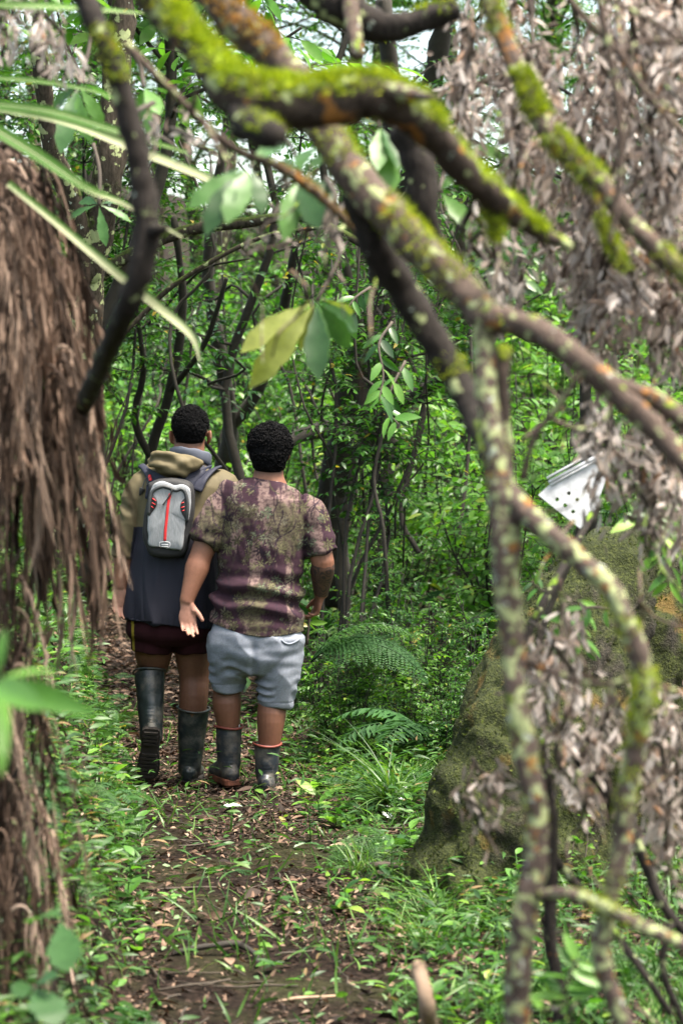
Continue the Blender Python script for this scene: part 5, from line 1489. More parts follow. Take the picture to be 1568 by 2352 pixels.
# t-shirt
def hemz(x): return RZ(1318) + (.075 * np.clip((-x - .02) / .27, 0, 1) ** 1.6) + .02 * np.clip((x - .02) / .14, 0, 1)
tor = etube([(RX(903), -.005, RZ(1325)), (RX(905), -.005, RZ(1250)), (RX(912), 0, RZ(1120)), (RX(922), .0, RZ(1000)), (RX(928), .0, RZ(880)), (RX(938), .0, RZ(760)), (RX(938), .0, RZ(650)), (RX(937), .0, RZ(592)), (RX(946), .0, RZ(556)), (RX(949), .0, RZ(530)), (RX(952), .0, RZ(508))],
            [(.219, .184), (.216, .180), (.200, .164), (.193, .153), (.198, .15), (.215, .145), (.226, .135), (.220, .118), (.172, .100), (.122, .088), (.084, .075)], n=40, res=3, cap=(.05, .02), pw=2.25)
def sleeve(S, H, r0, r1):
    S, H = np.asarray(S, float), np.asarray(H, float)
    inn = S + (np.array([RX(950), 0, RZ(690)]) - S) * .35
    return etube([inn, S, S * .5 + H * .5, H], [(r0 * .95, r0 * .95), (r0, r0), ((r0 + r1) / 2, (r0 + r1) / 2), (r1, r1 * .95)], n=24, res=3, cap=(.3, .05))
slL = sleeve((RX(738), 0, RZ(655)), (RX(628), -.025, RZ(838)), .088, .080)
slR = sleeve((RX(1165), 0, RZ(690)), (RX(1240), -.012, RZ(898)), .088, .082)
me = union([tor, slL, slR], .005, 12, 'shirt')
co = get_co(me)
# curved hem, neckline
hz = hemz(co[:, 0])
intor = np.abs(co[:, 0] - RX(915)) < .235
m = (co[:, 2] < RZ(1200)) & intor
co[m, 2] = np.maximum(co[m, 2], hz[m])
set_co(me, co)
def shirt_f(c):
    x, y, z = c[:, 0], c[:, 1], c[:, 2]
    waist = np.clip(1 - np.abs(z - .90) / .15, 0, 1)
    mid = np.clip((z - .95) / .12, 0, 1) * np.clip((1.42 - z) / .1, 0, 1)
    d = .020 * waist * (np.sin(z * 62 + 3.0 * n1(c, (4, 4, 3), 1.0) + x * 12)) + .016 * waist * rid(c + np.stack([0 * z, 0 * z, x * .3], 1), (2.5, 2.5, 11), 4.) * np.clip(.55 + n1(c, (7, 7, 4), 9.0), .15, 1)
    d += .007 * mid * n1(c, (15, 15, 4.5), 2.0) + .007 * mid * rid(c + np.stack([z * .25, 0 * z, 0 * z], 1), (7, 7, 2.2), 12.)
    d += .006 * mid * np.clip(.5 + n1(c, (4, 4, 4), 4.), 0, 1) * n1(c + np.stack([z * .35, 0 * z, 0 * z], 1), (34, 34, 9), 7.0)
    d += .004 * n1(c, 18, 3.0)
    side = np.clip((np.abs(x - RX(930)) - .13) / .07, 0, 1) * np.clip((1.25 - z) / .1, 0, 1) * np.clip((z - .85) / .08, 0, 1)
    d += .010 * side * n1(c, (6, 6, 26), 6.0)
    # spine hollow and shoulder blades
    d -= .012 * np.exp(-((x - RX(940)) / .05) ** 2) * mid * (y < 0)
    slv = np.clip((np.abs(x - RX(940)) - .20) / .04, 0, 1)
    d += .007 * slv * np.clip((1.33 - z) / .08, .15, 1) * n1(c, (20, 12, 12), 8.0)
    return d
fold_disp(me, shirt_f)
co = get_co(me)
# printed forest camouflage: smeared plum trunks on tan-pink, olive leaf rosettes
U, Wd = co[:, 0] + .9 * (co[:, 1] > 0), co[:, 2]
uv = np.stack([U, 0 * U, Wd], 1)
tan = np.array([.235, .16, .148]); plum = np.array([.052, .024, .038]); olive = np.array([.145, .135, .075]); pale = np.array([.27, .24, .18]); dark = np.array([.035, .022, .035]); green = np.array([.17, .20, .13])
streak = n1(uv, (16, 1, 3.4), 3.0) + .35 * n1(uv, (60, 1, 7), 1.0) + .2 * n1(uv, (120, 1, 30), 8.)
lowplum = np.clip((1.02 - Wd) / .16, 0, 1) * .25
f = np.clip((streak + lowplum + .16) / .14, 0, 1)[:, None]
colr = tan * (1 - f) + plum * f
o2 = np.clip((n1(uv, (6, 1, 6), 12.0) + .3 * n1(uv, (40, 1, 40), 2.) - .12) / .15, 0, 1)[:, None] * .75
colr = colr * (1 - o2) + olive * o2
rough_ = np.clip((n1(uv, (70, 1, 70), 4.) + .5 * n1(uv, (150, 1, 150), 2.) - .25) / .12, 0, 1)[:, None] * .55
colr = colr * (1 - rough_) + plum * .8 * rough_
r3 = np.random.default_rng(21)
for k in range(190):
    cx, cz = r3.uniform(-.36, .30), r3.uniform(.70, 1.45)
    R0 = r3.uniform(.012, .034)
    ph = r3.random() * 6.28
    lc = [olive * 1.25, pale * .8, green, olive * .55, plum * 1.2, dark, olive][r3.integers(7)]
    du, dw = U - cx, Wd - cz
    rr_ = np.hypot(du, dw)
    m = rr_ < R0
    if not m.any(): continue
    nl = r3.integers(5, 9)
    an = np.arctan2(dw[m], du[m]) + ph
    fr = np.abs(((an * nl / (2 * math.pi)) % 1) - .5) * 2          # 0 on the leaf midline
    t = rr_[m] / R0
    wleaf = .75 * np.sin(math.pi * np.clip(t, 0, 1)) ** .7 / (t * 2.2 + .25)
    edge = np.clip((wleaf - fr) / .15, -1, 1)
    ins = edge > 0
    lite = (.75 + .5 * t)[:, None]
    cc = colr[m]
    cc[ins] = (lc * lite)[ins]
    mid_ = ins & (fr < .12)
    cc[mid_] = (lc * .55)
    out = (edge <= 0) & (edge > -.9) & (t < .95)
    cc[out] = cc[out] * .55
    colr[m] = cc
for k in range(70):                                                # thin twigs of the print
    cx, cz, an, L0 = r3.uniform(-.36, .30), r3.uniform(.70, 1.4), r3.uniform(-.7, .7), r3.uniform(.05, .2)
    du, dw = U - cx, Wd - cz
    a = du * math.sin(an) + dw * math.cos(an); bq = du * math.cos(an) - dw * math.sin(an) + .012 * np.sin(a * 40)
    m = (np.abs(bq) < .0026) & (a > 0) & (a < L0)
    colr[m] = dark if k % 3 else olive * .6
sp_ = np.clip((n1(uv, (45, 1, 90), 14.) + .6 * n1(uv, (130, 1, 200), 3.) - .05) / .2, 0, 1)[:, None] * .5
colr = colr * (1 - sp_) + plum * .7 * sp_
paint(me, colr * .64); me.materials.append(M_CLOTH)
link('camouflage_shirt', me, manR)
# collar band
th = np.linspace(0, 2 * math.pi, 33)
ring = [(RX(953) + .083 * math.cos(q), .004 + .078 * math.sin(q), RZ(512) - .006 + .004 * math.sin(q)) for q in th]
V, F = tube(ring, .0065, n=8, cap=(0, 0))
_m = MB().raw(V, F).mesh('collar', M_CLOTH); paint(_m, np.array([.30, .22, .19])); link('collar', _m, manR)

# grey sweat shorts
seat = etube([(RX(895), -.02, RZ(1480)), (RX(895), -.025, RZ(1400)), (RX(897), -.02, RZ(1320)), (RX(900), -.01, RZ(1230)), (RX(903), 0, RZ(1190))], [(.16, .125), (.213, .158), (.214, .160), (.186, .142), (.18, .14)], n=36, res=3, cap=(.4, .1), pw=2.2)
lgL = etube([(RX(780), -.01, RZ(1330)), (RX(765), 0, RZ(1430)), (RX(752), .03, RZ(1530)), (RX(747), .045, RZ(1603))], [(.116, .14), (.110, .13), (.088, .108), (.078, .095)], n=28, res=3, cap=(.3, .06))
lgR = etube([(RX(1020), -.02, RZ(1330)), (RX(1018), -.015, RZ(1450)), (RX(1008), -.005, RZ(1580)), (RX(998), -.002, RZ(1692))], [(.116, .14), (.108, .13), (.094, .112), (.082, .095)], n=28, res=3, cap=(.3, .06))
me = union([seat, lgL, lgR], .0055, 5, 'shorts')
def shorts_f(c):
    x, y, z = c[:, 0], c[:, 1], c[:, 2]
    d = .005 * n1(c, (8, 8, 11), 2.2) + .009 * rid(c + np.stack([z * .5, 0 * z, 0 * z], 1), (5, 5, 6), 4.) * np.clip((.82 - z) / .1, 0, 1)
    hem = np.where(x < RX(880), RZ(1603), RZ(1692))
    nh = np.clip(1 - np.abs(z - hem - .07) / .09, 0, 1)
    d += .008 * nh * np.sin((z + .35 * np.abs(x - np.where(x < RX(880), RX(747), RX(998)))) * 110 + 7 * n1(c, (7, 7, 5), 5.)) * np.clip(.5 + 1.5 * n1(c, (9, 9, 5), 3.), 0, 1)
    d += .010 * np.clip(1 - np.abs(z - .62) / .14, 0, 1) * n1(c, (10, 8, 26), 7.)
    d -= .012 * np.exp(-((x - RX(892)) / .016) ** 2) * (y < 0) * np.clip((.72 - z) / .05, 0, 1) * np.clip((z - .5) / .05, 0, 1)
    hemline = np.abs(z - hem - .022) < .0035
    return d - .002 * hemline
fold_disp(me, shorts_f)
co = get_co(me)
gr = np.array([.225, .245, .295])
paint(me, gr * (1 + .25 * n1(co, 260, 2.)[:, None]) * (1 + .1 * n1(co, (40, 40, 300), 5.)[:, None]))
me.materials.append(M_MARL)
sho = link('grey_shorts', me, manR)
bv = BVHTree.FromPolygons([v.co for v in me.vertices], [tuple(p.vertices) for p in me.polygons])
def drape(bv, x, z, off=.003, y0=-1.0):
    h = bv.ray_cast(Vector((x, y0, z)), Vector((0, 1, 0)))
    return (x, (h[0].y if h[0] else 0) - off, z)
pk = [drape(bv, RX(q), RZ(w_), .001) for q, w_ in ((1035, 1335), (1050, 1350), (1075, 1357), (1100, 1350), (1120, 1338), (1135, 1322))]
V, F = tube(pk, .005, n=6, res=3)
_m = MB().raw(V, F).mesh('pocket_welt', M_MARL); paint(_m, gr); link('pocket_welt', _m, sho)

boot(manR, (RX(752), .05, RZ(2015)), (RX(752), .045, RZ(1812)), (-.35, 1, 0), (.061, .066), M_RIM, M_RUBBER, M_ORSOLE)
boot(manR, (RX(953), -.03, RZ(2050)), (RX(956), -.035, RZ(1893)), (.02, 1, 0), (.062, .066), M_RIM, M_RUBBER, M_MUDSOLE)
V, F = etube([(RX(750), .045, RZ(1830)), (RX(750), .044, RZ(1797))], [(.052, .055), (.053, .056)], n=20, cap=(.1, .1))
MB().raw(V, F).build('white_sock', M_SOCK, manR)

# ------------------------------------------------------------------ the man with the backpack
KL = .000906
LX = lambda zx: (zx - 545) * KL
LZ = lambda zy: (2105 - zy) * KL
KX = lambda kx: LX(112 + kx * .4429)
KZ = lambda ky: LZ(89.6 + ky * .4429)
manL = thing('person', 'man with short black hair in an olive and navy jacket, one boot lifted', 'person', tuple(P(434.5, 1803, 11.5)))
hx, hz0 = LX(553), LZ(276)
hd = head((hx, .03, hz0), 1.03)
neck = etube([(LX(540), -.01, LZ(470)), (LX(543), .0, LZ(400)), (LX(547), .008, LZ(345)), (LX(550), .025, LZ(280))], [(.11, .085), (.082, .075), (.074, .072), (.072, .075)], n=20, res=3)
trunk = etube([(LX(450), -.01, LZ(1250)), (LX(465), 0, LZ(1150)), (LX(485), 0, LZ(950)), (LX(505), 0, LZ(700)), (LX(520), 0, LZ(520)), (LX(535), 0, LZ(450))], [(.15, .11), (.17, .125), (.17, .12), (.18, .12), (.16, .1), (.09, .08)], n=24, res=2)
S1, E1, W1 = np.array([LX(285), 0, LZ(560)]), np.array([LX(212), -.03, LZ(860)]), np.array([LX(190), -.05, LZ(1062)])
S2, E2, W2 = np.array([LX(745), 0, LZ(560)]), np.array([LX(800), .0, LZ(860)]), np.array([LX(780), .14, LZ(1040)])
a1 = etube([S1, S1 * .5 + E1 * .5, E1, E1 * .7 + W1 * .3, W1], [(.055, .055), (.05, .05), (.045, .045), (.044, .043), (.032, .027)], n=16, res=3)
a2 = etube([S2, S2 * .5 + E2 * .5, E2, E2 * .7 + W2 * .3, W2], [(.055, .055), (.05, .05), (.045, .045), (.044, .043), (.032, .027)], n=16, res=3)
h1 = hand(W1, (.02, -.06, -1), (.3, -1, .05), (1, .25, 0), .98, .5, (.8, .45, .35))
h2 = hand(W2, (0, .3, -1), (-1, .1, 0), (0, 1, .2), .98, .6)
kneeL = (LX(352), .06, LZ(1500)); ankL = np.array([LX(355), -.10, LZ(1800)])
l1 = etube([(LX(365), .0, LZ(1290)), (LX(358), .02, LZ(1400)), kneeL, (LX(340), .0, LZ(1580)), (LX(352), -.06, LZ(1700)), ankL], [(.105, .1), (.092, .092), (.072, .074), (.052, .054), (.044, .046), (.034, .036)], n=20, res=3)
l2 = etube([(LX(560), .02, LZ(1290)), (LX(566), .03, LZ(1420)), (LX(570), .04, LZ(1540)), (LX(568), .02, LZ(1640)), (LX(560), .02, LZ(1760)), (LX(545), .04, LZ(1950)), (LX(540), .05, LZ(2030))], [(.095, .1), (.088, .09), (.072, .074), (.069, .075), (.062, .065), (.042, .045), (.038, .04)], n=20, res=3)
me = union(hd + [neck, trunk, a1, a2] + h1 + h2 + [l1, l2], .0048, 3, 'body')
co, no = get_co(me), get_no(me)
colr = np.tile(np.array([.185, .082, .049]), (len(co), 1))
colr *= (1 - .12 * np.clip((.8 - co[:, 2]) / .3, 0, 1))[:, None]
colr = palmtint(colr, co, W1, (.02, -.06, -1), (.3, -1, .05), no)
nape = np.clip((co[:, 2] - LZ(335)) / .03, 0, 1) * (np.abs(co[:, 0] - hx) < .072) * (co[:, 2] < LZ(280)) * (co[:, 1] < .03)
colr *= (1 - .5 * nape * np.clip(.5 + n1(co, 40), 0, 1))[:, None]
paint(me, colr); me.materials.append(M_SKIN)
link('body', me, manL)
for q in (-1, 1):
    V, F = ell((hx + q * .031, .122, hz0 + .02), (.012,) * 3); MB().raw(V, F).build('eye', M_EYE, manL)

hc = np.array([hx, .022, LZ(221)])
rr = np.array([.081, .104, .094])
r2 = np.random.default_rng(6)
def keepL(q):
    if q[1] > .45 and q[2] < .4: return False
    if q[2] < -.72: return False
    if abs(q[0]) > .72 and q[1] > -.35 and q[2] < -.1: return False
    if q[1] > 0 and q[2] < -.1: return False
    return True
b = MB()
V, F = ell(hc, rr * .985, n=28, m=18)
V[:, 2] = np.where((V[:, 1] > hc[1] + .0) & (V[:, 2] < hc[2] + .015), hc[2] + .015, V[:, 2])
b.raw(V, F)
V, F = etube([(hx, -.028, LZ(298)), (hx, -.02, LZ(262)), (hx, -.01, LZ(222))], [(.056, .046), (.074, .066), (.081, .078)], n=22, res=3)
b.raw(V, F)
p, q = scalp(hc, rr, 3200, keepL, r2)
tv, tf, R = curls('hair', None, None, p, q, .0068, r2)
b.inst(tv, tf, R, p + q * (.006 * r2.random(len(p))[:, None] - .002) + q * (.004 * (n1(p, 30, 1.))[:, None]))
th = r2.random(420) * 2 * math.pi; tz = r2.random(420)
p = np.stack([hx + (.056 + .022 * tz) * np.cos(th), -.028 + .012 * tz - (.042 + .028 * tz) * np.abs(np.sin(th)), LZ(303) + (LZ(240) - LZ(303)) * tz], 1)
q = norm(np.stack([np.cos(th), -np.abs(np.sin(th)), 0 * th], 1))
tv, tf, R = curls('hair', None, None, p, q, .006, r2)
b.inst(tv, tf, R, p)
b.build('hair', M_HAIR, manL)

# jacket
tor = etube([(LX(446), -.005, LZ(1262)), (LX(452), -.005, LZ(1180)), (LX(470), 0, LZ(1030)), (LX(490), 0, LZ(850)), (LX(505), 0, LZ(700)), (LX(515), 0, LZ(580)), (LX(520), 0, LZ(500)), (LX(524), 0, LZ(455)), (LX(530), 0, LZ(420)), (LX(536), 0, LZ(385))],
            [(.225, .175), (.222, .172), (.213, .165), (.205, .16), (.215, .155), (.224, .145), (.212, .125), (.175, .11), (.125, .095), (.088, .085)], n=40, res=3, cap=(.05, .05), pw=2.2)
s1 = etube([(LX(420), 0, LZ(540)), (LX(312), 0, LZ(545)), (LX(262), -.008, LZ(660)), (LX(222), -.022, LZ(780)), (LX(202), -.032, LZ(905))], [(.085, .09), (.080, .085), (.066, .072), (.058, .062), (.049, .052)], n=24, res=4, cap=(.3, .05))
s2 = etube([(LX(620), 0, LZ(540)), (LX(722), 0, LZ(555)), (LX(775), 0, LZ(680)), (LX(800), .01, LZ(800)), (LX(800), .05, LZ(930))], [(.085, .09), (.085, .088), (.072, .078), (.064, .068), (.052, .054)], n=24, res=4, cap=(.3, .05))
me = union([tor, s1, s2], .0055, 5, 'jacket')
co = get_co(me)
hz = LZ(1220) + (LZ(1275) - LZ(1220)) * np.clip((co[:, 0] - LX(210)) / (LX(650) - LX(210)), 0, 1.2)
m = (co[:, 2] < LZ(1150)) & (np.abs(co[:, 0] - LX(450)) < .26)
co[m, 2] = np.maximum(co[m, 2], hz[m]); set_co(me, co)
def jack_f(c):
    x, y, z = c[:, 0], c[:, 1], c[:, 2]
    isl = np.clip((LX(268) - x) / .02, 0, 1) * np.clip((z - LZ(930)) / .02, 0, 1)
    low = np.clip((LZ(700) - z) / .15, 0, 1) * (1 - isl)
    d = .008 * low * n1(c, (11, 11, 2.0), 4.) + .010 * low * rid(c + np.stack([z * .2, 0 * z, 0 * z], 1), (6, 6, 1.3), 8.) + .006 * low * n1(c, (26, 26, 6), 1.)
    d += .011 * isl * np.clip((LZ(560) - z) / .12, 0, 1) * np.sin(z * 80 + x * 70 + 7 * n1(c, (9, 9, 6), 2.)) * np.clip(.6 + n1(c, 9, 3.), .1, 1)
    d += .003 * (1 - low) * n1(c, (9, 9, 12), 6.) + .008 * rid(c, (5, 5, 6), 2.) * (1 - low)
    gather = np.clip(1 - (z - .775) / .05, 0, 1) * (1 - isl)
    d += .006 * gather * n1(c, (60, 60, 12), 3.)
    seam = np.exp(-((x - LX(330) - .02 * n1(c, (2, 2, 5), 1.)) / .006) ** 2) * (y < 0) * low
    return d - .004 * seam
fold_disp(me, jack_f)
co = get_co(me)
olive = np.array([.10, .081, .043]); navy = np.array([.013, .013, .024])
zb = LZ(750) + .03 * (co[:, 0] - LX(300)) + .01 * n1(co, (6, 6, 6), 1.)
sl = ((co[:, 0] < LX(268) + .0) & (co[:, 2] > LZ(935)) & (co[:, 0] < LX(268) - .12 * (LZ(720) - co[:, 2]).clip(0))) | (co[:, 0] > LX(728))
f = ((co[:, 2] > zb) | sl).astype(float)[:, None]
paint(me, (olive * f + navy * (1 - f)) * (1 + .12 * n1(co, 7, 2.)[:, None]))
me.materials.append(M_NYLON)
jk = link('jacket', me, manL)
bvJ = BVHTree.FromPolygons([v.co for v in me.vertices], [tuple(p.vertices) for p in me.polygons])
# hood: grey lining at the neck, folded olive hood hanging on the back
hood = [etube([(KX(560), -.10, KZ(690)), (KX(640), -.135, KZ(720)), (KX(800), -.15, KZ(760)), (KX(1000), -.14, KZ(750)), (KX(1140), -.11, KZ(735))], [(.020, .022), (.042, .036), (.058, .042), (.046, .038), (.020, .026)], side=(0, 0, 1), n=20, res=4),
        etube([(KX(600), -.125, KZ(660)), (KX(720), -.145, KZ(650)), (KX(900), -.14, KZ(680)), (KX(1080), -.12, KZ(710))], [(.02, .03), (.026, .035), (.028, .035), (.018, .025)], side=(0, 0, 1), n=16, res=4)]
me = union(hood, .005, 4, 'hood')
fold_disp(me, lambda c: .012 * np.sin(c[:, 2] * 95 + c[:, 0] * 30 + 4 * n1(c, (9, 9, 9), 1.)) * np.clip(.4 + n1(c, 8, 2.), 0, 1) + .008 * n1(c, (22, 22, 34), 5.))
paint(me, olive * 1.06); me.materials.append(M_NYLON)
link('hood', me, jk)
th = np.linspace(-.2, math.pi + .2, 17)
V, F = etube([(LX(545) + .094 * math.cos(q) + .008, .01 - .100 * math.sin(q), KZ(672) + .022 * math.sin(q) - .014 * math.cos(q)) for q in th], [(.027, .007)] * 17, side=(0, 0, 1), n=12)
_m = MB().raw(V, F).mesh('hood_lining', M_NYLON)
_c = get_co(_m); set_co(_m, _c + .006 * n1(_c, (30, 30, 20), 3.)[:, None]); paint(_m, np.array([.075, .085, .115])); link('hood_lining', _m, jk)

# shorts
seat = etube([(LX(452), -.01, LZ(1335)), (LX(452), -.01, LZ(1300)), (LX(452), 0, LZ(1200))], [(.18, .13), (.212, .155), (.205, .15)], n=32, res=3, cap=(.3, .1), pw=2.3)
q1 = etube([(LX(362), -.0, LZ(1290)), (LX(350), .008, LZ(1398))], [(.106, .12), (.098, .112)], n=24, res=4, cap=(.2, .05))
q2 = etube([(LX(562), .01, LZ(1290)), (LX(568), .016, LZ(1405))], [(.1, .12), (.090, .108)], n=24, res=4, cap=(.2, .05))
me = union([seat, q1, q2], .0055, 4, 'shorts')
fold_disp(me, lambda c: .008 * n1(c, (16, 16, 5), 3.))
co = get_co(me)
colr = np.tile(np.array([.028, .006, .009]), (len(co), 1))
colr[(co[:, 0] < LX(268))] = [.30, .22, .03]
colr[(co[:, 0] < LX(254))] = [.028, .006, .009]
paint(me, colr); me.materials.append(M_CLOTH)
link('dark_shorts', me, manL)

# boots: planted right boot, lifted left boot with its muddy sole turned to the back
boot(manL, (LX(545), .05, LZ(2012)), (LX(566), .025, LZ(1708)), (.05, 1, 0), (.074, .078), M_RUBBERG, M_RUBBERG, M_MUDSOLE, ankle_r=(.056, .064))
td = norm((-.10, .42, -.90))
boot(manL, ankL + np.array([0, .01, -.015]), (LX(337), .02, LZ(1518)), td, (.072, .076), M_RUBBERG, M_RUBBERG, M_MUDSOLE, up=norm(np.array([-.02, .9, .42])), foot_l=.265, ankle_r=(.054, .060))

# ------------------------------------------------------------------ backpack (rides on the jacket)
bp = thing('backpack', 'small black and grey backpack with a red zip on the taller man', 'backpack', tuple(manL.location))
def outline(pts, res=5):
    c = catmull(np.array(list(pts) + [pts[0]], float), res)[:-1]
    return c
def slab(lay):
    """lay: list of (n,3) rings"""
    n = len(lay[0]); V = np.concatenate(list(lay) + [[lay[0].mean(0), lay[-1].mean(0)]])
    F = [(i * n + k, i * n + (k + 1) % n, (i + 1) * n + (k + 1) % n, (i + 1) * n + k) for i in range(len(lay) - 1) for k in range(n)]
    m = len(lay) * n
    F += [(m, (k + 1) % n, k) for k in range(n)] + [(m + 1, (len(lay) - 1) * n + k, (len(lay) - 1) * n + (k + 1) % n) for k in range(n)]
    return V, F
def pillow(pts, y0, y1, shr, nl=5):
    o = outline(pts)
    c = o.mean(0)
    lay = []
    for i in range(nl + 1):
        t = i / nl
        s = 1 - shr * (1 - math.sqrt(max(0, 1 - t * t)))
        q = c + (o - c) * s
        lay.append(np.stack([q[:, 0], np.full(len(q), y0 + (y1 - y0) * math.sin(t * math.pi / 2)), q[:, 1]], 1))
    for s in (.75, .45, .2):
        q = c + (o - c) * (1 - shr) * s
        lay.append(np.stack([q[:, 0], np.full(len(q), y1 + (y1 - y0) * .09 * (1 - s)), q[:, 1]], 1))
    return slab(lay)
pts = [(KX(a), KZ(b)) for a, b in ((540, 960), (700, 900), (960, 920), (1065, 1010), (1075, 1250), (1060, 1400), (1010, 1700), (930, 1830), (700, 1840), (540, 1790), (470, 1560), (490, 1300), (535, 1120))]
V, F = pillow(pts, -.10, -.225, .14)
mb = MB().raw(V, F).mesh('pack_body', M_BLACK)
fold_disp(mb, lambda c: .004 * n1(c, 25, 1.))
link('pack_body', mb, bp)
bvB = BVHTree.FromPolygons([v.co for v in mb.vertices], [tuple(p.vertices) for p in mb.polygons])
pts = [(KX(a), KZ(b)) for a, b in ((560, 1060), (610, 975), (700, 943), (790, 960), (850, 985), (930, 975), (1010, 1010), (1045, 1090), (1040, 1250), (1015, 1400), (985, 1420), (960, 1600), (930, 1740), (880, 1735), (740, 1725), (560, 1690), (545, 1550), (540, 1400), (545, 1250))]
V, F = pillow(pts, -.19, -.242, .06)
mp = MB().raw(V, F).mesh('grey_panel', M_HEATHER)
fold_disp(mp, lambda c: .005 * n1(c, (14, 14, 20), 4.) + .002 * n1(c, 45, 2.))
link('grey_panel', mp, bp)
bvP = BVHTree.FromPolygons([v.co for v in mp.vertices], [tuple(p.vertices) for p in mp.polygons])
dk = lambda pts, off: [drape(bvP, KX(a), KZ(b), off) for a, b in pts]
def ribbon(pts, wid, res=6, th=.002):
    c = catmull(np.array(pts), res)
    return etube(c, [(wid, th)] * len(c), side=(1, 0, 0), n=8, cap=(.1, .1))
V, F = tube(dk([(552, 1330), (565, 1180), (590, 1080), (640, 1030), (720, 1003), (800, 1022), (870, 1048), (930, 1032), (975, 1070), (1000, 1180), (1000, 1300), (990, 1400)], .0005), [.0085] * 12, n=8, res=4)
MB().raw(V, F).build('piping', M_DARKGREY, bp)
V, F = ribbon(dk([(806, 1085), (790, 1150), (775, 1250), (762, 1380), (748, 1500), (740, 1630)], .0015), .0065)
MB().raw(V, F).build('zip', M_REDZIP, bp)
V, F = tube(dk([(822, 1040), (815, 1085), (760, 1160), (722, 1215)], .007), [.005, .004, .003, .0045], n=6, res=4)
MB().raw(V, F).build('zip_pull', M_BLACK, bp)
for side_, poly, dash in ((0, [(610, 1100), (640, 1140), (655, 1185), (640, 1235), (600, 1290), (560, 1345), (552, 1300), (570, 1200)], [((600, 1140), (640, 1168)), ((595, 1188), (632, 1212)), ((585, 1230), (612, 1252))]),
                          (1, [(980, 1130), (940, 1170), (922, 1225), (930, 1290), (960, 1350), (985, 1395), (1005, 1380), (1005, 1230)], [((935, 1195), (962, 1185)), ((930, 1248), (968, 1235)), ((942, 1285), (968, 1275))])):
    o = outline([(KX(a), KZ(b)) for a, b in poly], 4); c = o.mean(0)
    def r3d(s, off): return np.array([drape(bvP, *(c + (q - c) * s), off) for q in o])
    V, F = slab([r3d(1.0, -.002), r3d(1.0, .002), r3d(.7, .0035), r3d(.35, .004)])
    so = MB().raw(V, F).build('side_pocket', M_BLACK, bp)
    for (a, b_) in dash:
        V, F = tube(dk([a, ((a[0] + b_[0]) / 2, (a[1] + b_[1]) / 2), b_], .0055), .0022, n=6)
        MB().raw(V, F).build('red_stripe', M_REDZIP, so)
# outlined emblem at the foot of the panel
em = outline([(KX(a), KZ(b)) for a, b in ((682, 1650), (740, 1642), (795, 1652), (800, 1690), (775, 1712), (738, 1724), (700, 1712), (678, 1690))], 3)
ring = [drape(bvP, *q, .0015) for q in em]; ring.append(ring[0])
V, F = tube(ring, .0016, n=5, cap=(0, 0)); eb = MB().raw(V, F)
for zz, mi in ((1675, 0), (1697, 0)):
    V, F = tube(dk([(700, zz), (740, zz + 4), (778, zz)], .0015), .0016, n=5); eb.raw(V, F)
eb.build('emblem', M_SILVER, bp)
# yoke and shoulder straps lying on the jacket
def strap(pts, wid, mat, name):
    p3 = [drape(bvJ, KX(a), KZ(b), .012) for a, b in pts]
    c = catmull(np.array(p3), 5)
    V, F = etube(c, [(wid, .008)] * len(c), side=(1, .0, .35), n=10, cap=(.2, .2), pw=3)
    return MB().raw(V, F).build(name, mat, bp)
yk = [(480, 770), (560, 850), (700, 900), (900, 905), (1040, 840), (1130, 770), (1250, 760), (1240, 800), (1160, 900), (1085, 1010), (1070, 1100), (960, 1010), (700, 985), (570, 1010), (540, 1010), (560, 930), (430, 775)]
o = outline([(KX(a), KZ(b)) for a, b in yk], 3)
c = np.array([KX(800), KZ(935)])
def yr(s, off):
    return np.array([drape(bvJ, *(c + (q - c) * s), off) for q in o])
V, F = slab([yr(1.0, -.004), yr(1.0, .012), yr(.8, .018), yr(.5, .022), yr(.2, .022)])
MB().raw(V, F).build('yoke', M_NAVY, bp)
strap([(420, 765), (470, 800), (540, 900), (550, 1000), (530, 1150)], .017, M_NAVY, 'strap')
strap([(1320, 790), (1240, 830), (1150, 930), (1090, 1050)], .030, M_NAVY, 'strap')
V, F = tube([drape(bvJ, KX(a), KZ(b), .025) for a, b in ((542, 890), (500, 915), (470, 980), (455, 1040))], .0025, n=6, res=4)
mcord = MB().raw(V, F)
V, F = tube([drape(bvJ, KX(a), KZ(b), .027) for a, b in ((545, 900), (520, 960), (510, 990), (550, 960))], .002, n=6, res=4)
mcord.raw(V, F); mcord.build('cord', M_DARKGREY, bp)
V, F = etube([drape(bvJ, KX(540), KZ(880), .02), drape(bvJ, KX(552), KZ(935), .02)], [(.008, .007), (.008, .007)], n=10)
MB().raw(V, F).build('red_toggle', M_REDZIP, bp)
V, F = etube([drape(bvJ, KX(455), KZ(1035), .02), drape(bvJ, KX(425), KZ(1105), .018)], [(.014, .008), (.005, .005)], n=10)
MB().raw(V, F).build('cord_lock', M_BLACK, bp)
